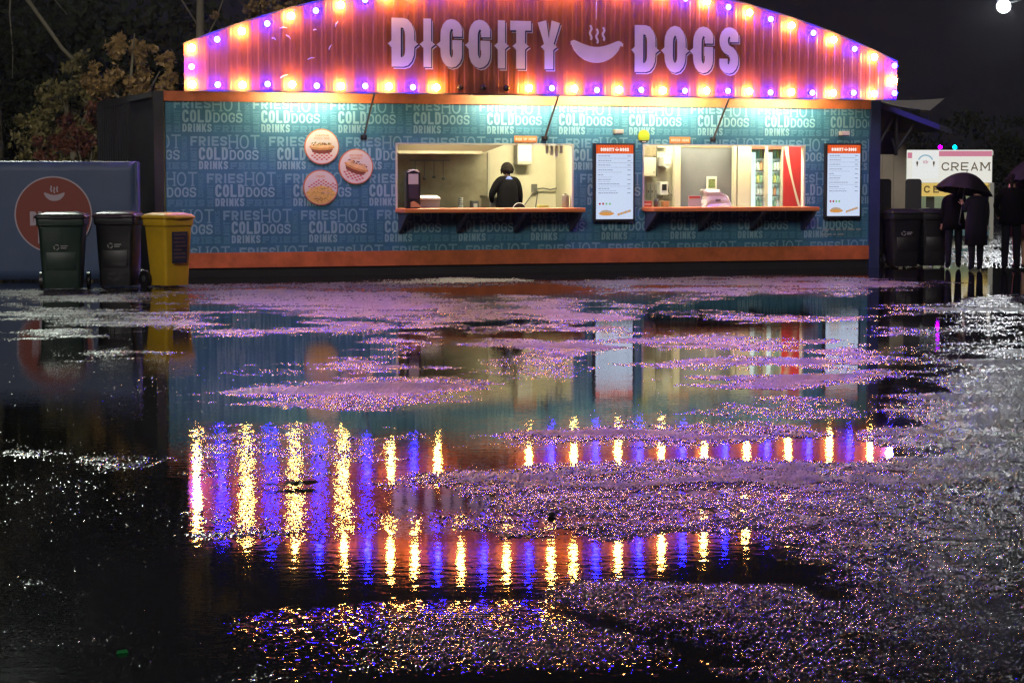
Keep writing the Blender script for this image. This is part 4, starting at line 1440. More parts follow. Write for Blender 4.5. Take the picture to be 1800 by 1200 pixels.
for k, (hx, hy, z) in enumerate(((.26, .17, 0), (.25, .165, .05), (.225, .15, .12), (.20, .13, .18), (.16, .12, .26), (.15, .10, .30))):
    secs.append([(p[0] + random.uniform(-.016, .016) - .02 * k * (k > 3), p[1] + random.uniform(-.016, .016), z + (random.uniform(-.012, .012) if k else 0)) for p in rrect(hx, hy, .05, z)])
cm.loft(secs)
cm.build('plastic_cover', mat('wet_plastic', (.58, .56, .50), .22), t)
MB().box(-0.06, 0.03, -0.172, -0.155, 0.10, 0.13).build('drawer_slot', CABLE, t)
t = wall_thing('counter_card', 'small card with a red header standing on the right counter', 'card', 9.235, -0.16, 1.107)
MB().box(0, 0.245, -0.006, 0.006, 0, 0.20).build('card', mat('card_grey', (.5, .47, .44), .5), t)
MB().box(0.015, 0.23, -0.009, -0.0065, 0.145, 0.185).build('header', mat('card_red', (.50, .08, .05), .5), t)
t = wall_thing('red_box', 'little red box at the left corner of the right counter', 'box', 8.36, -0.2, 1.107)
MB().box(0, 0.20, 0, 0.08, 0, 0.10).build('carton', mat('carton_red', (.45, .07, .05), .5), t)
MB().box(0.02, 0.18, -0.003, -0.0005, 0.035, 0.06).build('stripe', mat('carton_print', (.65, .45, .38), .5), t)
t = wall_thing('dark_bottle', 'dark pump bottle on the right counter', 'bottle', 8.62, -0.16, 1.107)
MB().loft([[(r * math.cos(2 * PI * j / 12), r * math.sin(2 * PI * j / 12), z) for j in range(12)] for r, z in ((.04, 0), (.042, .1), (.025, .13), (.012, .15))]).build('body', mat('bottle_navy', (.03, .03, .06), .3), t, True)
MB().tube([(0, 0, .15), (0, -0.03, .165)], 0.008, 6).build('pump', BLACK, t)
t = wall_thing('tan_tub', 'tan tub on the right counter next to the dark bottle', 'tub', 8.80, -0.18, 1.107)
bevel(MB().loft([rrect(.055, .05, .02, 0), rrect(.065, .06, .02, .1)]).build('tub', mat('tub_tan', (.5, .33, .13), .5), t), .004)
t = wall_thing('rear_post', 'wide cream post beside the drinks coolers', 'post', 10.315, -0.60, 0.2)
MB().box(0, 0.05, 0, 0.1, 0, 2.65).build('batten', CREAM, t)
MB().box(0.075, 0.31, 0, 0.1, 0, 2.65).build('shaft', CREAM, t)
MB().box(0.052, 0.073, 0.05, 0.1, 0, 2.65).build('shadow_gap', CABLE, t)

GLASSG = glow('cooler_light', (0.70, 0.98, 0.84), 7.0)
COOLW = glow('cooler_white_light', (0.80, 1.0, 0.90), 1.15)


def cooler(u, label):
    t = wall_thing('drinks_cooler', label, 'cooler', u, -0.62, 0.2, 'drinks coolers')
    w = 0.33
    case = MB()
    case.box(0, 0.03, 0, 0.6, 0, 2.1).box(w - 0.03, w, 0, 0.6, 0, 2.1).box(0.03, w - 0.03, 0.57, 0.6, 0, 2.1).box(0.03, w - 0.03, 0, 0.57, 2.07, 2.1).box(0.03, w - 0.03, 0, 0.57, 0, 0.1)
    case.build('cabinet', BOXC, t)
    MB().box(0.03, w - 0.03, -0.012, 0.02, 1.93, 2.065).build('header', mat('cooler_red', (.45, .09, .05), .4, var=(20, .5)), t)
    MB().box(0.032, 0.115, 0.0, 0.018, 0.3, 1.87).build('light_tube', COOLW, t)
    MB().face([(0.032, 0.565, 0.15), (w - 0.032, 0.565, 0.15), (w - 0.032, 0.565, 1.9), (0.032, 0.565, 1.9)]).build('back_light', GLASSG, t)
    cols = [mat('drink_green', (.34, .58, .40), .3), mat('drink_clear', (.70, .82, .76), .2), mat('drink_orange', (.62, .34, .18), .3), mat('drink_blue', (.30, .52, .58), .3), mat('drink_yellow', (.58, .62, .22), .3)]
    bm_ = [MB().loft([[(r * math.cos(2 * PI * j / 8), r * math.sin(2 * PI * j / 8), z) for j in range(8)] for r, z in ((.026, 0), (.03, .02), (.03, .12), (.011, .165), (.011, .185))]).mesh('drink_bottle', c) for c in cols]
    for s in range(7):
        z = 0.42 + s * 0.225
        sh = MB().box(0.032, w - 0.032, 0.05, 0.5, z - 0.012, z - 0.001).build('shelf', GREY, t)
        for k in range(3):
            for dep in (0.10, 0.2):
                put('drink_bottle', bm_[(s * 2 + k + (dep > .15)) % 5 if random.random() < .5 else s % 2], sh, (0.145 + k * 0.063, dep, z))
    return t


cooler(10.635, 'left of two lit drinks coolers behind the order window')
cooler(10.968, 'right of two lit drinks coolers next to the red cabinet')
t = wall_thing('red_cabinet', 'red drinks cabinet side with a pale sweeping ribbon', 'cabinet', 11.30, -0.62, 0.2)
MB().box(0, 0.72, 0, 0.5, 0, 2.2).build('body', mat('cabinet_red', (.50, .035, .035), .35, var=(1.5, .12)), t)
rib = MB()
pts = []
for k in range(13):
    s = k / 12
    pts.append((0.055 + 0.27 * s ** 1.35, 2.0 - 1.10 * s, 0.036 * (1 - s) + 0.004 + 0.05 * max(0, s - .6)))
for a, b in zip(pts[:-1], pts[1:]):
    rib.face([(a[0] - a[2], -0.002, a[1]), (b[0] - b[2], -0.002, b[1]), (b[0] + b[2], -0.002, b[1]), (a[0] + a[2], -0.002, a[1])])
rib.build('ribbon', mat('ribbon_cream', (.7, .6, .45), .4), t)

# ---------------------------------------------------------------- people
SKINM = mat('skin', (0.42, 0.24, 0.16), 0.5)
HAIRM = mat('dark_hair', (0.008, 0.006, 0.005), 0.8, spec=0.1)
CLOTH_K = mat('black_cloth', (0.004, 0.004, 0.0045), 0.95, spec=0.05, bump=(40, .3, .01))
CLOTH_N = mat('navy_cloth', (0.008, 0.008, 0.013), 0.9, spec=0.15, bump=(40, .3, .01))
JEANS = mat('dark_jeans', (0.008, 0.009, 0.014), 0.9, spec=0.15)
SHOE = mat('dark_shoe', (0.012, 0.012, 0.012), 0.4)


def person(label, loc, rz, H, arms, stride=0.0, mats=None, group=None, skirt=None, coat=None, hair='bob', legs_bare=False, lean=0.0, collar=None, coat_mat=None, skirt_mat=None, sleeve=1.2):
    """one skinned body facing +y; arms = ((elbow, wrist) left, right) offsets from the shoulder, metres at 1.7 m"""
    root = thing('person', label, 'person', loc, rz, group)
    s = H / 1.7
    J, E, Rd = [], [], []

    def j(p, r, par=None):
        J.append((p[0] * s, (p[1] + lean * max(0, p[2] - .95)) * s, p[2] * s))
        Rd.append((r[0] * s, r[1] * s) if isinstance(r, tuple) else (r * s, r * s))
        if par is not None:
            E.append((par, len(J) - 1))
        return len(J) - 1
    pel = j((0, 0, .95), (.150, .105))
    sp = j((0, 0, 1.12), (.135, .095), pel)
    ch = j((0, 0.0, 1.30), (.165, .105), sp)
    up = j((0, -.005, 1.40), (.125, .085), ch)
    nk = j((0, 0.0, 1.475), (.052, .056), up)
    hb = j((0, .015, 1.53), (.062, .072), nk)
    hm = j((0, .02, 1.60), (.076, .092), hb)
    ht = j((0, .01, 1.665), (.058, .068), hm)
    hands = []
    for sd, (el, wr) in zip((-1, 1), arms):
        sh = j((sd * .175, -.005, 1.39), .064 * sleeve, up)
        e_ = j((sd * .175 + el[0], el[1], 1.39 + el[2]), .046 * sleeve, sh)
        w_ = j((sd * .175 + wr[0], wr[1], 1.39 + wr[2]), .032, e_)
        dv = (Vector(wr) - Vector(el)).normalized() * .07
        hd = j((sd * .175 + wr[0] + dv.x, wr[1] + dv.y, 1.39 + wr[2] + dv.z), (.034, .022), w_)
        hands.append((Vector(J[hd]), dv.normalized(), sd))
    for sd in (-1, 1):
        st = stride * sd
        hp = j((sd * .085, 0, .88), (.098, .098), pel)
        kn = j((sd * .10, st * .5 + .02, .49), .062 if legs_bare else .078, hp)
        an = j((sd * .105, st, .085), .042 if legs_bare else .060, kn)
        j((sd * .12, st + .13, .035), (.038, .032), an)
    me = bpy.data.meshes.new('body')
    me.from_pydata(J, E, [])
    ob = bpy.data.objects.new('body', me)
    COL.objects.link(ob)
    md = ob.modifiers.new('skin', 'SKIN')
    md.use_smooth_shade = True
    for k, v in enumerate(me.skin_vertices[0].data):
        v.radius = Rd[k]
    me.skin_vertices[0].data[0].use_root = True
    sub = ob.modifiers.new('sub', 'SUBSURF')
    sub.levels = 2
    sub.render_levels = 2
    dg = bpy.context.evaluated_depsgraph_get()
    m2 = bpy.data.meshes.new_from_object(ob.evaluated_get(dg))
    ob.modifiers.clear()
    # fingers, ears and nose become part of the same mesh
    fm = MB()
    for hp_, dv, sd in hands:
        side = dv.cross(Vector((0, 1, 0)))
        side = side.normalized() if side.length > .1 else Vector((1, 0, 0))
        for k, ln in enumerate((.055, .068, .072, .062)):
            b0 = hp_ + side * (k - 1.5) * .017 * s
            fm.tube([b0, b0 + dv * ln * .6 * s, b0 + (dv * ln + Vector((0, .018, 0))) * s], [.0085 * s, .008 * s, .006 * s], 6)
        b0 = hp_ - dv * .03 * s + side * .028 * s
        fm.tube([b0, b0 + (side * .03 + dv * .02) * s, b0 + (side * .035 + dv * .05) * s], [.010 * s, .009 * s, .007 * s], 6)
    hz = Vector(J[hm])
    for sd in (-1, 1):
        fm.ball(hz + Vector((sd * .078, -.005, -.01)) * s, .022 * s, 6, 5, sq=(.4, .8, 1.2))
    fm.tube([hz + Vector((0, .085, .0)) * s, hz + Vector((0, .108, -.03)) * s], [.010 * s, .014 * s], 6)
    bm = bmesh.new()
    bm.from_mesh(m2)
    nb = len(bm.faces)
    bm.from_mesh(fm.mesh('extras', SKINM, True))
    bm.to_mesh(m2)
    bm.free()
    m2.materials.clear()
    top, leg = mats or (CLOTH_K, JEANS)
    for q in (SKINM, top, leg, SHOE):
        m2.materials.append(q)
    hn = [h[0] for h in hands]
    for k, p in enumerate(m2.polygons):
        c = p.center
        p.use_smooth = True
        if k >= nb or c.z > 1.48 * s or any((c - q).length < .075 * s for q in hn):
            p.material_index = 0
        elif c.z < .075 * s:
            p.material_index = 3
        elif c.z < .93 * s and abs(c.x) < .26 * s and not (abs(c.x) > .19 * s and c.z > .7 * s):
            p.material_index = 0 if (legs_bare and c.z < .62 * s) else 2
        else:
            p.material_index = 1
    ob.data = m2
    ob.parent = root
    # hair
    h_ = MB()
    if hair == 'bob':
        h_.ball(hz + Vector((0, -.015, .018)) * s, .112 * s, 16, 12, sq=(1.0, 1.05, 1.06))
        rh = random.Random(3)
        for k in range(46):
            a = PI * (1.02 + .96 * k / 45) if k < 40 else rh.uniform(PI, 2 * PI)
            el = rh.uniform(.0, .7)
            b0 = hz + Vector((math.cos(a) * .098 * math.cos(el), math.sin(a) * .10 * math.cos(el) - .008, .02 + .1 * math.sin(el))) * s
            h_.tube([b0, b0 + Vector((math.cos(a) * .018, math.sin(a) * .016, -.05)) * s, b0 + Vector((math.cos(a) * .014 + rh.uniform(-.02, .02), rh.uniform(-.01, .01), -.095 - rh.uniform(0, .045))) * s], [.020 * s, .019 * s, .004 * s], 5)
    else:
        h_.ball(hz + Vector((0, -.018, .025)) * s, .100 * s, 14, 10, sq=(1, 1.08, 1))
        h_.tube([hz + Vector((0, -.11, .02)) * s, hz + Vector((0, -.15, -.06)) * s, hz + Vector((0, -.13, -.2)) * s], [.035 * s, .032 * s, .012 * s], 8)
    h_.build('hair', HAIRM, root, True)

    def drape(name, rings, m_):
        d = MB()
        secs = []
        for (hx, hy, z, cy) in rings:
            secs.append([(hx * s * math.cos(2 * PI * k / 28) * (1 + .045 * math.sin(7 * 2 * PI * k / 28) * (z < 1.0)), (cy + hy * math.sin(2 * PI * k / 28) * (1 + .045 * math.cos(6 * 2 * PI * k / 28) * (z < 1.0)) + lean * max(0, z - .95)) * s, z * s) for k in range(28)])
        d.loft(secs, cap=False)
        o = d.build(name, m_, root, True)
        sd_ = o.modifiers.new('thick', 'SOLIDIFY')
        sd_.thickness = .006
        return o
    if coat:
        drape('coat', ((.225, .17, coat, 0), (.215, .165, .95, 0), (.195, .15, 1.12, 0), (.205, .148, 1.28, 0), (.175, .125, 1.41, 0), (.075, .075, 1.475, 0)), coat_mat or CLOTH_K)
    if skirt:
        drape('skirt', ((.21, .17, skirt, 0), (.19, .15, .80, 0), (.155, .12, 1.02, 0)), skirt_mat or CLOTH_K)
    if collar:
        c_ = MB()
        c_.loft([[(r * s * math.cos(2 * PI * k / 18), (-.005 + r * .8 * math.sin(2 * PI * k / 18)) * s, z * s) for k in range(18)] for r, z in ((.115, 1.425), (.085, 1.455), (.064, 1.475))], cap=False)
        c_.build('collar', collar, root, True)
    return root


ARM_DOWN = ((-.04, .0, -.27), (-.05, .06, -.50))
ARM_DOWN_R = ((.04, .0, -.27), (.05, .06, -.50))
person('stall worker in black with a blue collar, back turned at the kitchen bench', at_wall(6.33, -1.45, 0.197), ANG, 1.66,
       (((-.13, .0, -.24), (-.07, .18, -.38)), ((.06, .0, -.27), (.08, .06, -.50))), mats=(CLOTH_K, CLOTH_K), coat=.80, lean=.05, sleeve=1.45, collar=mat('blue_collar', (.03, .06, .28), .6))
t = wall_thing('black_pan', 'black round pan lid propped in front of the worker', 'pan', 6.30, -0.75, 1.06)
MB().prism(ell(0, 0, .115, .115, 20, 0, 0, PI), -.012, .012).build('lid', BLACK, t)
MB().tube([(math.cos(a) * .118, -.004, math.sin(a) * .118) for a in np.linspace(0.3, PI - .3, 10)], .008, 6).build('rim', WHITE, t)
MB().box(-0.2, 0.3, -0.1, 0.25, -0.86, -0.002).build('stand', STEELB, t)

person('person in dark clothes under the left side of the near black umbrella', (7.86, 38.3, 0.003), -.15, 1.52,
       (ARM_DOWN, ((.03, .10, -.22), (-.02, .20, -.05))), stride=.09, coat=.78)
person('person in a long dark coat at the right under the near black umbrella', (8.09, 37.5, 0.003), .1, 1.50,
       (((-.05, .06, -.24), (-.06, .16, -.10)), ARM_DOWN_R), stride=.08, coat=.50, coat_mat=CLOTH_N, mats=(CLOTH_N, JEANS))
person('person in a dark jacket and trousers at the right edge, hair tied back', (8.72, 37.6, 0.003), -.25, 1.66,
       (((-.11, .02, -.24), (-.04, .05, -.44)), ((.02, .1, -.25), (-.03, .22, -.12))), stride=.10, coat=.82, hair='tail')
person('person in a dark red skirt with bare legs at the far right edge', (9.02, 38.2, 0.003), .2, 1.58,
       (ARM_DOWN, ARM_DOWN_R), stride=.04, coat=.86, skirt=.60, skirt_mat=mat('maroon_skirt', (.06, .012, .016), .7), legs_bare=True, mats=(CLOTH_K, CLOTH_K))


def umbrella(label, loc, tilt, rad=.52, hgt=.34, turn=0.0):
    t = thing('umbrella', label, 'umbrella', loc, turn, 'black umbrellas')
    t.rotation_euler = (tilt[0], tilt[1], turn)
    cm_ = MB()
    nseg = 8
    sub_ = 4
    rings = []
    for k in range(1, 9):
        f = k / 8
        ring = []
        for a in range(nseg * sub_):
            th = 2 * PI * a / (nseg * sub_)
            sag = (1 - .10 * f * math.sin(PI * ((a % sub_) / sub_)))
            ring.append((rad * f * sag * math.cos(th), rad * f * sag * math.sin(th), -hgt * (f ** 2.1)))
        rings.append(ring)
    cm_.loft(rings, cap=False)
    tip = len(cm_.v)
    cm_.v.append((0, 0, 0.004))
    for a in range(nseg * sub_):
        cm_.f.append((a, (a + 1) % (nseg * sub_), tip))
        cm_.m.append(0)
    cm_.build('canopy', mat('umbrella_cloth', (.007, .007, .008), .7, spec=.2), t, True)
    MB().tube([(0, 0, .05), (0, 0, -.80)], .007, 8).build('shaft', GREY, t)
    MB().tube([(0, 0, -.802), (0, 0, -.90), (.02, 0, -.925), (.04, 0, -.90)], .012, 8).build('handle', BLACK, t)
    for a in range(8):
        th = 2 * PI * a / 8
        MB().tube([(rad * f * math.cos(th), rad * f * math.sin(th), -hgt * f ** 2.1 - .008) for f in (.05, .4, .7, 1.0)], .004, 5).build('rib', GREY, t)
    return t


umbrella('black umbrella held low over two people in front of the ice cream stall', (7.97, 37.8, 1.70), (-.12, .16))
umbrella('black umbrella above the people at the right edge, mostly lost in the dark', (9.18, 37.7, 1.98), (.05, -.1), .60, .34)
# ---------------------------------------------------------------- wheelie bins
def wheelie_bin(label, loc, rz, body_m, lid_m, W=.58, Dp=.66, Hh=1.07, sticker=None, open_lid=False, group='wheeled rubbish bins', mark=False):
    """front of the bin faces -y, wheels at the back"""
    t = thing('wheeled_bin', label, 'bin', loc, rz, group)
    zt = Hh - .09
    b = MB()
    b.loft([rrect(W * .38, Dp * .34, .04, .03, 0, -.02), rrect(W * .40, Dp * .36, .05, .25, 0, -.02), rrect(W * .455, Dp * .44, .05, zt - .12, 0, 0),
            rrect(W * .46, Dp * .445, .05, zt - .118), rrect(W * .49, Dp * .475, .05, zt - .10), rrect(W * .5, Dp * .485, .05, zt)])
    b.box(-W * .3, W * .3, -Dp * .42, -Dp * .36, .30, .55) if not sticker else None
    bevel(b.build('body', body_m, t, True), .006)
    if open_lid:
        l = MB()
        l.loft([[(p[0], Dp * .5 + .02 + k * .05, zt + .02 + (p[1] + Dp * .5)) for p in rrect(W * (.5 - .03 * k), Dp * (.5 - .03 * k), .06, 0)] for k in range(2)])
        l.build('lid', lid_m, t)
    else:
        l = MB()
        l.loft([rrect(W * .53, Dp * .53, .06, zt + .002), rrect(W * .53, Dp * .53, .06, zt + .028), rrect(W * .47, Dp * .47, .06, zt + .062), rrect(W * .30, Dp * .32, .05, zt + .088)])
        lo = l.build('lid', lid_m, t, True)
        MB().box(-W * .2, W * .2, -Dp * .57, -Dp * .5, zt + .004, zt + .026).build('lid_grip', lid_m, lo)
    MB().tube([(-W * .42, Dp * .48, zt - .02), (-W * .42, Dp * .62, zt - .01), (W * .42, Dp * .62, zt - .01), (W * .42, Dp * .48, zt - .02)], .016, 8).build('handle', body_m, t)
    for s in (-1, 1):
        w_ = MB()
        w_.loft([[(s * (W * .44 + dx), Dp * .36 + r * math.cos(2 * PI * k / 18), .125 + r * math.sin(2 * PI * k / 18)) for k in range(18)] for dx, r in ((0, .10), (.005, .125), (.05, .125), (.055, .10))])
        wo = w_.build('wheel', BLACK, t)
        h_ = MB()
        h_.loft([[(s * (W * .44 + dx), Dp * .36 + r * math.cos(2 * PI * k / 12), .125 + r * math.sin(2 * PI * k / 12)) for k in range(12)] for dx, r in ((.054, .05), (.062, .03))])
        h_.build('hub', GREY, wo)
    if sticker:
        sticker(t, W, Dp, zt)
    if mark:
        m_ = MB()
        yf = -Dp * .455
        for k in range(3):
            a0 = 2 * PI * k / 3 + .5
            pts = [Vector((math.cos(a0 + .5 * q) * .035 - .06, math.sin(a0 + .5 * q) * .035 + .62)) for q in range(4)]
            for q in stroke(pts, False, .013):
                m_.face([(p.x, yf, p.y) for p in q])
        for k, l_ in enumerate((.10, .08)):
            m_.face([(0, yf, .63 - k * .03), (l_, yf, .63 - k * .03), (l_, yf, .645 - k * .03), (0, yf, .645 - k * .03)])
        m_.build('white_mark', mat('faded_mark', (.32, .32, .31), .6), t)
    return t


GREENB = mat('green_bin', (.008, .028, .018), .42, var=(4, .25))
BLACKB = mat('black_bin', (.008, .008, .009), .42, var=(4, .25))
YELB = mat('yellow_bin', (.70, .42, .015), .42, var=(3, .12))
LIDB = mat('bin_lid_dark', (.02, .02, .022), .35)


def yellow_sticker(t, W, Dp, zt):
    def yy(z):
        return -(Dp * (.36 + (.44 - .36) * (z - .25) / (zt - .37)) + .02 * (1 - (z - .25) / (zt - .37)))
    s_ = MB()
    s_.loft([[(-W * .27, yy(.36) - o, .36), (W * .20, yy(.36) - o, .36), (W * .22, yy(.82) - o, .82), (-W * .29, yy(.82) - o, .82)] for o in (.055, .060)])
    so = s_.build('poster', mat('bin_poster', (.03, .032, .055), .4, var=(9, .4)), t)
    l_ = MB()
    for k, (a, b) in enumerate(((-.13, .10), (-.12, .06), (-.13, .08), (-.10, .10), (-.13, .02), (-.13, .09), (-.12, .1))):
        z = .77 - k * .056
        l_.face([(a, yy(z) - .0612, z), (b, yy(z) - .0612, z), (b, yy(z + .02) - .0612, z + .02), (a, yy(z + .02) - .0612, z + .02)])
    l_.build('poster_lines', mat('bin_poster_text', (.16, .10, .085), .5), so)


wheelie_bin('dark green wheeled bin at the left of three before the blue banner', (-6.46, 30.95, .004), .10, GREENB, LIDB, W=.70, Dp=.66, Hh=1.12, mark=True)
wheelie_bin('black wheeled bin between the green and yellow bins', (-5.80, 31.75, .004), -.05, BLACKB, mat('bin_lid_maroon', (.05, .025, .045), .3), W=.62, mark=True, Hh=1.12)
wheelie_bin('yellow wheeled bin with a dark poster on its side', (-5.08, 31.80, .004), .80, YELB, YELB, W=.56, Dp=.58, Hh=1.10, sticker=yellow_sticker)
wheelie_bin('black wheeled bin with a pale mark right of the stall', (7.02, 38.75, .004), .15, BLACKB, LIDB, W=.60, Dp=.6, Hh=1.06, mark=True, group='bins right of the stall')
wheelie_bin('dark bin with its lid standing open behind the marked bin', (6.98, 39.9, .004), .2, BLACKB, LIDB, W=.34, Dp=.60, Hh=1.06, open_lid=True, group='bins right of the stall')
wheelie_bin('dark bin with open lid nearest the ice cream stall', (7.42, 39.7, .004), -.1, BLACKB, LIDB, W=.30, Dp=.60, Hh=1.06, open_lid=True, group='bins right of the stall')
wheelie_bin('low dark bin beside the person under the umbrella', (7.60, 39.0, .004), .05, BLACKB, LIDB, W=.52, Dp=.6, Hh=1.06, group='bins right of the stall')
wheelie_bin('dark bin half hidden by the blue corner post', (6.62, 39.55, .004), .2, BLACKB, LIDB, W=.34, Dp=.6, Hh=1.12, open_lid=True, group='bins right of the stall')

# ---------------------------------------------------------------- blue banner fence at the left
BAN = mat('banner_blue', (.062, .10, .20), .55, var=(1.0, .12), bump=(3, .25, .03))
ban = thing('banner_screen', 'blue fabric banner screen with a red round logo behind the bins', 'banner', (-7.95, 33.55, 0), .10)
nx, nz = 40, 12
for pan, (xa, xb) in enumerate(((-3.2, 2.09),)):
    grid = []
    for i in range(nx + 1):
        for j_ in range(nz + 1):
            x = xa + (xb - xa) * i / nx
            z = .03 + 1.84 * j_ / nz
            sag = -.02 * math.sin(PI * j_ / nz) * (1 + .6 * math.sin(i * .7)) + .008 * math.sin(i * 1.9 + j_)
            ztop = z - .012 * abs(math.sin(i * .55)) * (j_ == nz)
            grid.append((x, sag, ztop))
    mb = MB()
    mb.v = grid
    for i in range(nx):
        for j_ in range(nz):
            a = i * (nz + 1) + j_
            mb.f.append((a, a + nz + 1, a + nz + 2, a + 1))
            mb.m.append(0)
    fo = mb.build('fabric', BAN, ban, True)
    sd = fo.modifiers.new('thick', 'SOLIDIFY')
    sd.thickness = .012
    sd.offset = 1
for x in (-3.1, -1.4, .3, 2.02):
    MB().tube([(x, .09, 0), (x, .09, 1.84)], .022, 8).build('post', GREY, ban)
MB().tube([(-3.15, .09, 1.85), (2.08, .09, 1.85)], .02, 8).build('top_rail', GREY, ban)
MB().box(2.06, 2.10, -.03, .5, .05, 1.86).build('return_panel', BAN, ban)
LOGO_R = mat('logo_red', (.25, .042, .025), .55)
LOGO_W = mat('logo_pale', (.50, .42, .50), .55)
lg = MB()
cx, cz, rr_ = .80, 1.04, .575
lg.disc((cx, cz), rr_ + .022, -.056, -.050, 56, 1)
lg.disc((cx, cz), rr_, -.060, -.0565, 56, 0)
lo = lg.build('round_logo', [LOGO_R, LOGO_W], ban)
lt = MB()
lt.face([(p[0], -.0612, p[1]) for p in sausage((cx + .02, cz + .285), .17)])
steam(lt, (cx + .02, cz + .285), .19, -.0612, 0, .05)
lt.build('sausage_emblem', LOGO_W, lo)
for wd_, x_, z_, w_ in (('DIGGITY', cx - .36, cz - .17, .76), ('DOGS', cx - .24, cz - .45, .50)):
    lt = MB()
    print_word(lt, wd_, x_, z_, w_, .22, .05, -.0612, rd=.45)
    lt.build('logo_word', LOGO_W, lo)

# ---------------------------------------------------------------- trees
BARK = mat('bark', (.20, .18, .12), .8, bump=(14, .6, .02))
LEAF_BR = mat('leaf_russet', (.36, .23, .08), .4, var=(1.3, .45))
LEAF_OL = mat('leaf_olive', (.22, .19, .07), .4, var=(1.2, .45))
LEAF_DK = mat('leaf_dark', (.020, .026, .013), .9, spec=.05, var=(1.0, .5))
LEAF_RD = mat('leaf_red', (.18, .06, .035), .55, var=(1.4, .4))


def leaves(blobs, size, name, m_, parent, seed):
    rg = np.random.default_rng(seed)
    vs, fs = [], []
    for (c, r, n) in blobs:
        # clumps first, leaves gathered round them
        nc = max(4, n // 60)
        d = rg.normal(size=(nc, 3))
        d /= np.linalg.norm(d, axis=1)[:, None]
        cc = np.array(c) + d * np.array(r) * (rg.uniform(.35, 1.0, (nc, 1)) ** .6)
        who = rg.integers(0, nc, n)
        p = cc[who] + rg.normal(size=(n, 3)) * np.array(r) * .13
        a = rg.normal(size=(n, 3))
        a /= np.linalg.norm(a, axis=1)[:, None]
        b = np.cross(a, rg.normal(size=(n, 3)))
        b /= np.linalg.norm(b, axis=1)[:, None] + 1e-9
        s = size * rg.uniform(.6, 1.3, (n, 1))
        nrm = np.cross(a, b)
        quad = np.stack([p - a * s, p + b * s * .55 + nrm * s * .15, p + a * s, p - b * s * .55 + nrm * s * .15], 1)
        vs.append(quad.reshape(-1, 3))
    v = np.concatenate(vs)
    q = np.arange(len(v)).reshape(-1, 4)
    me = bpy.data.meshes.new(name)
    me.from_pydata(v.tolist(), [], q.tolist())
    me.materials.append(m_)
    o = bpy.data.objects.new(name, me)
    COL.objects.link(o)
    o.parent = parent
    return o


def tree(label, base, trunk, limbs, blobs, size, m_, seed, name='tree'):
    t = thing(name, label, 'tree', base)
    tk = MB()
    tk.tube(trunk[0], trunk[1], 9)
    for path, r in limbs:
        tk.tube(path, r, 6)
    tk.build('trunk', BARK, t, True)
    leaves(blobs, size, 'crown', m_, t, seed)
    return t


def limb_fan(base, tips, r0):
    out = []
    for tp in tips:
        mid = [(base[k] * .45 + tp[k] * .55) + (.18 if k == 2 else random.uniform(-.15, .15)) for k in range(3)]
        out.append(([base, mid, tp], [r0, r0 * .6, r0 * .2]))
    return out


B1 = (-8.3, 46.5, 0)
tree('russet tree rising behind the grey container', B1, ([(0, 0, 0), (.05, 0, 1.5), (-.05, .1, 2.6)], [.14, .11, .09]),
     limb_fan((0, 0, 2.3), [(-.5, .1, 3.8), (.2, 0, 4.7), (.7, .2, 3.9), (-.9, -.2, 3.3), (.2, -.3, 3.5)], .06),
     [((.05, 0, 4.45), (.42, .4, .36), 900), ((.42, 0, 4.2), (.3, .3, .3), 500), ((-.55, 0, 3.75), (.5, .5, .42), 900), ((.35, .1, 3.6), (.55, .5, .45), 900), ((.85, .2, 3.9), (.35, .4, .4), 600), ((.2, -.2, 3.2), (.9, .5, .3), 1300), ((.75, -.2, 3.35), (.5, .4, .4), 700)],
     .058, LEAF_BR, 5)
tree('small olive tree left of the russet tree over the banner', (-9.6, 47, 0), ([(0, 0, 0), (.1, 0, 1.6), (.0, 0, 2.8)], [.12, .1, .07]),
     limb_fan((0, 0, 2.2), [(-.3, 0, 3.6), (.5, 0, 3.5), (.1, .2, 4.1)], .05),
     [((0, 0, 3.2), (.7, .6, .6), 1300), ((.4, 0, 2.4), (.9, .6, .6), 1500), ((-.7, .1, 2.5), (.8, .6, .7), 1500), ((.2, 0, 4.0), (.4, .4, .3), 500), ((.9, 0, 1.8), (.8, .6, .5), 1000)], .06, LEAF_OL, 6)
tree('low red leaved bush above the blue banner', (-8.75, 44.6, 0), ([(0, 0, 0), (.02, 0, .8), (.0, 0, 1.7)], [.07, .06, .04]),
     limb_fan((0, 0, 1.4), [(-.4, 0, 2.6), (.3, 0, 2.7)], .03),
     [((-.1, 0, 2.5), (.6, .4, .5), 900), ((.35, 0, 2.9), (.4, .4, .3), 500), ((-.6, .1, 2.2), (.5, .4, .4), 600)], .05, LEAF_RD, 7)
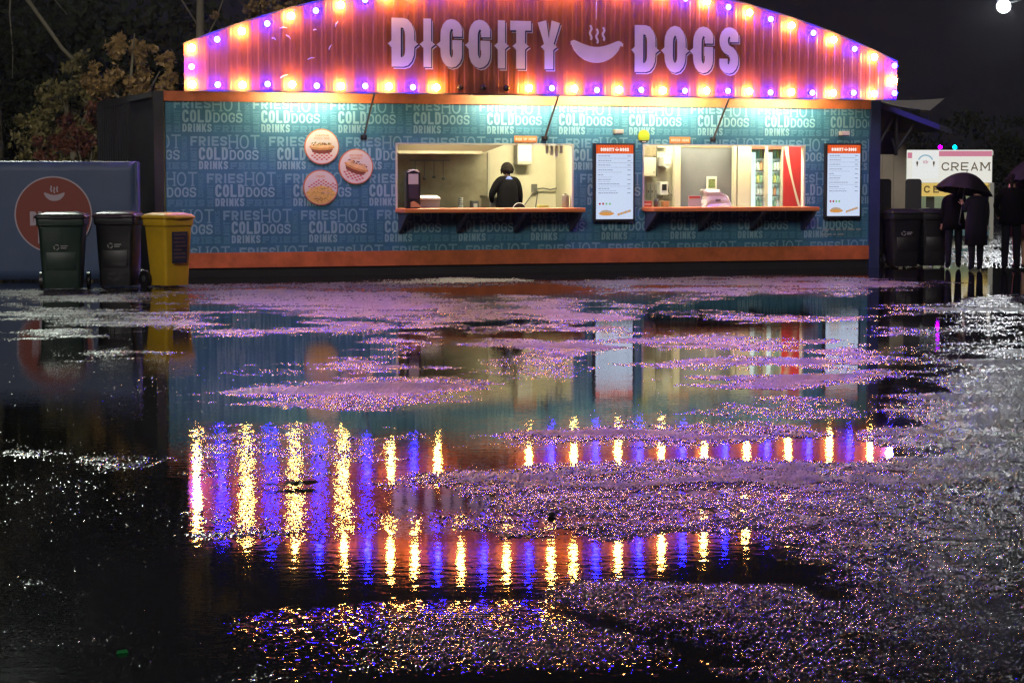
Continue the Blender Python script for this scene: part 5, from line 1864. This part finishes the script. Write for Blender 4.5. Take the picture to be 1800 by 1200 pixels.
tree('tall dark tree with a long bare limb at the left edge', (-11.6, 48, 0), ([(0, 0, 0), (.1, 0, 2.5), (-.1, 0, 5.2), (0, 0, 8.5)], [.28, .22, .17, .06]),
     [([(-.05, 0, 6.6), (.75, -.3, 5.8), (1.35, -.5, 5.0), (1.75, -.6, 4.45), (2.0, -.6, 4.2), (2.1, -.6, 3.75)], [.06, .052, .046, .042, .045, .05]),
      ([(2.1, -.6, 3.75), (2.0, -.6, 3.55), (2.0, -.6, 3.3), (2.15, -.6, 3.2)], [.05, .04, .03, .02]),
      ([(.75, -.3, 5.8), (1.0, -.2, 6.1), (1.05, -.2, 6.4)], [.03, .02, .008]), ([(.6, -.3, 5.95), (.55, -.3, 5.2), (.62, -.35, 4.4), (.6, -.35, 3.8)], [.02, .016, .012, .006]),
      ([(1.0, -.3, 5.7), (1.5, -.2, 5.55), (1.8, -.2, 5.2)], [.016, .012, .006]), ([(0, 0, 5.0), (-.8, .2, 6.0), (-1.6, .2, 6.6)], [.08, .06, .02])] + limb_fan((-.1, 0, 5.5), [(.5, 0, 8), (-1, 0, 8), (1.3, .4, 7.5)], .07),
     [((-.3, 0, 4.6), (.9, .9, 1.1), 1600), ((.3, .6, 3.0), (1.0, .8, 1.0), 1800), ((-.9, 0, 6.6), (1.2, 1, 1), 1800), ((.6, 0, 7.8), (1.3, 1.1, .9), 2200), ((.55, -.35, 4.4), (.12, .12, .9), 260), ((-.6, 0, 2.2), (.9, .8, 1.0), 1400)], .07, LEAF_DK, 8)
tree('leafy russet treetop showing over the left shoulder of the sign', (-5.2, 46.5, 0), ([(0, 0, 0), (.05, 0, 2.0), (.0, 0, 4.2)], [.16, .13, .08]),
     limb_fan((0, 0, 3.6), [(-.4, 0, 5.2), (.3, 0, 5.5), (.1, .3, 6.2)], .06),
     [((-.35, 0, 5.05), (.35, .35, .3), 600), ((.1, 0, 5.35), (.4, .4, .35), 800), ((.55, 0, 5.6), (.4, .4, .35), 600), ((.2, .2, 6.3), (.9, .7, .6), 1500), ((0, .2, 4.3), (.8, .6, .5), 1200), ((-1.3, 0, 4.15), (.4, .4, .25), 500)], .058, LEAF_BR, 9)
tree('thin bare tree behind the top left of the sign', (-7.5, 52, 0), ([(0, 0, 0), (0, 0, 4), (.05, 0, 7), (.1, 0, 9)], [.14, .11, .08, .03]),
     [([(0, 0, 4.6), (.4, 0, 5.4), (.7, 0, 6.2)], [.03, .02, .008]), ([(0, 0, 5.2), (-.5, 0, 6.0), (-.7, 0, 7.0)], [.03, .02, .008])],
     [((.1, 0, 8.6), (.9, .8, .9), 700), ((.35, 0, 5.5), (.14, .14, .12), 60)], .06, LEAF_BR, 10)
wood = thing('woodland', None, None, (0, 0, 0))
COL.objects.unlink(wood)
bpy.data.objects.remove(wood)
wl_ = leaves([((x, 62 + random.uniform(-3, 3), random.uniform(1.5, 7.0)), (2.6, 1.5, 2.0), 900) for x in np.arange(-24, -7.5, 1.1) for _ in range(2)]
             + [((x, 120 + random.uniform(-4, 4), random.uniform(1.0, 4.0)), (4.2, 2.2, 1.7), 900) for x in np.arange(-12, 60, 2.2)], .16, 'woodland', LEAF_DK, None, 31)
wl_['kind'] = 'stuff'
wl_['label'] = 'dark mass of woodland beyond the yard'

# ---------------------------------------------------------------- lamps
FLOOD = glow('flood_lamp_glow', (.92, .96, 1.0), 520.0)


def floodlight(label, base, height, head_xyz, glow_m, size, aim):
    t = thing('floodlight', label, 'floodlight', base)
    MB().tube([(0, 0, 0), (0, 0, height)], [.09, .055], 10).build('pole', STEEL_D, t)
    h = Vector(head_xyz)
    MB().tube([(0, 0, height - .1), (h.x * .5, h.y * .5, max(height, h.z) + .12), (h.x, h.y, h.z + .06)], .035, 8).build('arm', STEEL_D, t)
    hd = MB()
    hd.prism(ell(0, 0, size * 1.15, size * 1.15, 20), 0.0, .16)
    ho = hd.build('housing', STEEL_D, t, loc=h, rot=(aim, 0, 0))
    MB().prism(ell(0, 0, size, size, 24), -.05, -.004).build('lens', glow_m, ho)
    return t


floodlight('bright white floodlight on a pole high at the right', (19.6, 70.2, 0), 7.6, (-3.76, -.3, 7.13), FLOOD, .20, -.14)
FLOOD2 = glow('yard_lamp_glow', (.90, 1.0, .86), 1500.0)
floodlight('tall yard lamp standing out of frame at the left', (-11.8, 42.0, 0), 11.0, (2.0, -.2, 11.0), FLOOD2, .36, -.45)

# ---------------------------------------------------------------- ice cream stall
ice = thing('ice_cream_stall', 'white and pink ice cream stall glowing behind the umbrella', 'food stall', (10.56, 57.6, 0), -.04)
FASC = glow('fascia_glow', (.96, .95, .86), .80)  # emissive white over the whole fascia
PINK = glow('fascia_pink', (.80, .28, .40), .72)
YEL = glow('fascia_yellow', (.85, .60, .16), .78)
GOLD = mat('gold_letter', (.30, .19, .05), .4)
ICEW = mat('ice_white', (.72, .74, .66), .5)
bevel(MB().box(0, 2.24, 0, .16, 1.49, 2.36).build('fascia', FASC, ice), .004)
st = MB()
st.box(.83, 2.23, -.012, -.002, 2.19, 2.33).box(.0, .115, -.012, -.002, 2.14, 2.29)
st.build('pink_stripe', PINK, ice)
lp = MB().box(.125, .82, -.035, -.003, 1.60, 2.345).build('logo_panel', glow('logo_panel_white', (.95, .97, .95), .82), ice)
lq = MB()
arc = [Vector((.47 + .20 * math.cos(a), 2.02 + .20 * math.sin(a))) for a in np.linspace(2.75, .4, 15)]
for k, q in enumerate(stroke(arc, False, .035)):
    if k % 2 == 0 or True:
        lq.face([(p.x, -.036, p.y) for p in q], 0)
for k in range(5):
    lq.face([(a, -.0365 - k * .0001, b) for a, b in ell(.47 + .05 * math.cos(k * 1.3), 2.04 + .03 * math.sin(k * 1.3), .03, .02, 8)], 1)
for s in (-1, 1):
    lq.face([(.47 + s * .22 - .03, -.0365, 2.03), (.47 + s * .22, -.0365, 1.90), (.47 + s * .22 + .03, -.0365, 2.03), (.47 + s * .22, -.0365, 2.07)], 2)
lq.build('logo_art', [glow('logo_blue', (.30, .52, .66), .8), glow('logo_pink', (.75, .50, .55), .8), GOLD], lp)


def ice_letters(text, x, z, w, h, t, y, nm, gap=.45):
    units = [.45 if c in 'I' else (1.25 if c == 'M' else 1.0) for c in text]
    gw = w / (sum(units) + gap * (len(text) - 1))
    cx_ = x
    for c, u_ in zip(text, units):
        mb = MB()
        print_word(mb, c, 0, 0, gw * (u_ if c != 'I' else 1) * (1 if c != 'I' else .45), h, t, 0, slab=True, rd=.5)
        o = mb.build('letter', GOLD, ice, loc=(cx_, y, z))
        cx_ += gw * (u_ + gap)


ice_letters('CREAM', .90, 1.81, 1.28, .22, .032, -.006, 'letter', .3)
MB().box(.22, 2.16, .02, .10, 1.13, 1.485).build('lower_fascia', YEL, ice)
ice_letters('ICECREAM', .28, 1.22, 1.85, .19, .035, .012, 'letter', .62)
for x in (.0, 2.17):
    MB().box(x + .02, x + .13, .0, .12, 0.0, 1.487).build('post', ICEW, ice)
    MB().box(x + .02, x + .13, 1.8, 1.9, 0.0, 2.2).build('post', ICEW, ice)
MB().box(0, 2.3, .17, 2.0, 2.22, 2.34).build('roof', ICEW, ice)
MB().box(.14, 2.16, 1.95, 2.0, 0, 2.2).build('back_wall', mat('mint_wall', (.45, .58, .48), .4), ice)
TILE = mat('mint_tile', (.50, .66, .55), .25)
tm = MB().box(0, .13, -.012, 0, 0, .13).mesh('tile', TILE)
for i in range(14):
    for j_ in range(7):
        put('tile', tm, ice, (.17 + i * .14, 1.949, .75 + j_ * .14))
MB().box(.0, 2.3, .02, .7, .52, .64).build('counter', mat('counter_cream', (.62, .60, .48), .4), ice)
MB().box(.03, 2.27, .06, .66, .40, .518).build('counter_band', mat('counter_brown', (.10, .06, .04), .5), ice)
MB().box(.03, 2.27, .08, .6, .08, .398).build('counter_front', mat('counter_teal', (.18, .40, .48), .5), ice)
MB().box(.05, 2.25, .1, .58, 0, .078).build('plinth', BLACK, ice)
MB().box(.3, 2.0, .5, .58, 2.16, 2.215).build('ceiling_light', glow('ice_lamp_glow', (1, .92, .65), 18.0), ice)
t = thing('dark_screen', 'dark price screen at the right of the ice cream counter', 'screen', (12.28, 57.75, .64))
MB().box(0, .30, 0, .04, .02, .48).build('panel', mat('slate', (.05, .06, .065), .4), t)
MB().box(.1, .2, -.02, .06, .0, .018).build('foot', BLACK, t)
t = thing('dark_screen', 'dark price screen left of centre on the ice cream counter', 'screen', (11.12, 57.85, .64))
MB().box(0, .22, 0, .04, .02, .48).build('panel', mat('slate', (.05, .06, .065), .4), t)
MB().box(.06, .16, -.02, .06, .0, .018).build('foot', BLACK, t)
for k, (x, z, r) in enumerate(((10.98, .67, .06), (11.10, .67, .065), (11.22, .67, .06), (11.04, .765, .05), (11.13, .775, .045))):
    t = thing('paper_tub', ('left', 'middle', 'right', 'upper left', 'upper right')[k] + ' white paper tub in the pile on the ice cream counter', 'tub', (x, 57.75, z - .03), 0, 'paper tubs on the ice cream counter')
    MB().loft([[(rr * math.cos(2 * PI * j_ / 12), rr * math.sin(2 * PI * j_ / 12), zz) for j_ in range(12)] for rr, zz in ((r * .75, 0), (r, r * 1.4))]).build('cup', ICEW, t, True)
    MB().tube([(0, 0, r * 1.4), (0, 0, r * 1.4 + .012)], r * 1.05, 12).build('lid', ICEW, t)
t = thing('price_card', 'small red lettered card on the ice cream counter', 'card', (10.80, 57.72, .64))
MB().box(0, .16, 0, .01, 0, .12).build('card', mat('pink_card', (.40, .12, .10), .5), t)
MB().box(.02, .14, -.003, -.0005, .03, .05).build('text_bar', ICEW, t)
for (x, c_, lab) in ((11.455, (.42, .0, 1.0), 'small violet lamp on the roof edge of the ice cream stall'), (11.845, (.0, .62, 1.0), 'small cyan lamp on the roof edge of the ice cream stall')):
    t = thing('party_lamp', lab, 'lamp', (x, 57.75, 2.345), 0, 'coloured lamps on the ice cream stall')
    MB().tube([(0, 0, 0), (0, 0, .045)], .03, 8).build('socket', BLACK, t)
    MB().ball((0, 0, .09), .05, 10, 7).build('bulb', glow('party_%d' % int(x * 100), c_, 40.0), t, True)

# ---------------------------------------------------------------- cream hut and awning right of the stall
hut = thing('cream_hut', 'cream panelled hut between the stall and the ice cream stall', 'hut', (5.6, 45.2, 0))
HUTM = mat('hut_cream', (.52, .45, .34), .6, var=(1.2, .1))
for k in range(11):
    MB().box(k * .24, k * .24 + .232, 0, .03, 0, 2.75).build('panel', HUTM, hut)
MB().box(-.02, 2.66, .032, 2.6, 0, 2.74).build('body', HUTM, hut)
MB().box(-.1, 2.7, -.05, 2.7, 2.752, 2.83).build('roof', ROOFM, hut)

aw = wall_thing('side_awning', 'dark sloping awning with a blue edge beam on the right end of the stall', 'awning', 12.92, -.05, 0)
aw_m = mat('awning_dark', (.03, .03, .042), .6)
sl = MB()
sl.loft([[(0, .02, 2.93), (0, 3.4, 2.93), (0, 3.4, 2.96), (0, .02, 2.96)], [(1.48, .02, 2.46), (1.48, 3.4, 2.46), (1.48, 3.4, 2.49), (1.48, .02, 2.49)]])
sl.build('sheet', aw_m, aw)
bmn = MB()
bmn.loft([[(-.02, -.03, 2.88), (-.02, .018, 2.88), (-.02, .018, 2.975), (-.02, -.03, 2.975)], [(1.22, -.03, 2.485), (1.22, .018, 2.485), (1.22, .018, 2.58), (1.22, -.03, 2.58)]])
bmn.build('edge_beam', mat('beam_blue', (.05, .05, .26), .4), aw)
bmn = MB()
bmn.loft([[(1.222, -.03, 2.485), (1.222, .018, 2.485), (1.222, .018, 2.58), (1.222, -.03, 2.58)], [(1.48, -.03, 2.41), (1.48, .018, 2.41), (1.48, .018, 2.49), (1.48, -.03, 2.49)]])
bmn.build('beam_end', mat('beam_steel', (.35, .38, .42), .25, .9), aw)
MB().box(.32, 1.5, 2.0, 2.02, 2.06, 2.50).build('valance', aw_m, aw)
for x, zt_ in ((.06, 2.9), (.48, 2.76)):
    br = MB()
    br.box(x, x + .045, .25, .30, 2.02, zt_)
    br.tube([(x + .02, .275, 2.10), (x + .40, .275, 2.90 - .3176 * (x + .40) - .02)], .028, 6)
    br.tube([(x + .02, .275, 2.10), (x - .06, .275, 2.32)], .02, 6)
    br.build('bracket', aw_m, aw)
sail = thing('shade_sail', 'pale grey canvas sail above the awning right of the sign', 'canopy', (7.7, 44, 0))
ss = MB()
c0, c1, c2 = Vector((-.4, 0, 3.22)), Vector((1.22, .6, 3.24)), Vector((.50, -1.6, 2.93))
n_ = 8
for i in range(n_):
    for j_ in range(n_ - i):
        def bp_(a, b):
            p = c0 + (c1 - c0) * a / n_ + (c2 - c0) * b / n_
            return p + Vector((0, 0, -.05 * math.sin(PI * min(1, (a + b) / n_)) * .8))
        ss.face([bp_(i, j_), bp_(i + 1, j_), bp_(i, j_ + 1)])
        if i + j_ < n_ - 1:
            ss.face([bp_(i + 1, j_), bp_(i + 1, j_ + 1), bp_(i, j_ + 1)])
so_ = ss.build('canvas', mat('sail_grey', (.42, .40, .37), .7, bump=(8, .2, .02)), sail)
sd = so_.modifiers.new('thick', 'SOLIDIFY')
sd.thickness = .01
MB().tube([c1, c1 + Vector((.12, .1, .05)), Vector((1.45, 1.2, 2.9))], .006, 5).build('guy_rope', STEEL_D, sail)

# ---------------------------------------------------------------- litter on the wet ground
lf = thing('fallen_leaf', 'dark fallen leaf lying among the bulb reflections at the left', 'leaf', (-1.105, 11.12, .004), .5)
lm_ = MB()
pts_ = [(-.10, 0), (-.06, .035), (-.07, .07), (-.01, .05), (.01, .10), (.04, .05), (.09, .06), (.07, .02), (.12, 0), (.07, -.03), (.08, -.06), (.02, -.04), (-.01, -.07), (-.04, -.035), (-.08, -.04)]
for k in range(len(pts_)):
    a_, b_ = pts_[k], pts_[(k + 1) % len(pts_)]
    lm_.face([(0, 0, .028), (a_[0], a_[1], .004 + .018 * abs(math.sin(k * 1.7))), (b_[0], b_[1], .004 + .018 * abs(math.sin((k + 1) * 1.7)))])
lm_.build('blade', mat('dead_leaf', (.035, .03, .012), .5), lf)
MB().tube([(-.10, 0, .008), (-.15, .01, .02), (-.18, .03, .015)], .004, 5).build('stalk', BARK, lf)
sn = thing('loose_stone', 'loose dark stone at the edge of the asphalt island in the middle', 'stone', (.188, 10.12, .002), .3)
MB().loft([[(rx * math.cos(2 * PI * j_ / 9) * (1 + .15 * math.sin(3 * j_)), rx * .8 * math.sin(2 * PI * j_ / 9) * (1 + .12 * math.cos(2 * j_)), zz) for j_ in range(9)] for rx, zz in ((.016, 0), (.021, .008), (.017, .018), (.008, .023))]).build('stone', mat('dark_stone', (.01, .01, .01), .35), sn)
bg = thing('bottle_glint', 'scrap of green glass in the dark water at the lower left', 'glass', (-1.32, 7.18, .001), .4)
MB().loft([[(-.022, -.008, 0), (.020, -.010, 0), (.024, .006, 0), (-.018, .010, 0)], [(-.016, -.004, .010), (.014, -.005, .012), (.018, .004, .009), (-.012, .006, .008)]]).build('shard', mat('green_glass', (.02, .22, .06), .1), bg)

# ---------------------------------------------------------------- damp air
hz_m = bpy.data.materials.new('damp_air')
hz_m.use_nodes = True
nt = hz_m.node_tree
nt.nodes.remove(nt.nodes['Principled BSDF'])
pv = nt.nodes.new('ShaderNodeVolumePrincipled')
pv.inputs['Color'].default_value = (0.9, 0.92, 1.0, 1)
pv.inputs['Density'].default_value = 0.00022
pv.inputs['Anisotropy'].default_value = 0.85
nt.links.new(pv.outputs[0], nt.nodes['Material Output'].inputs['Volume'])
hz = MB().box(-90, 90, -12, 140, -1.0, 14.0).build('haze', hz_m)
hz['kind'] = 'stuff'
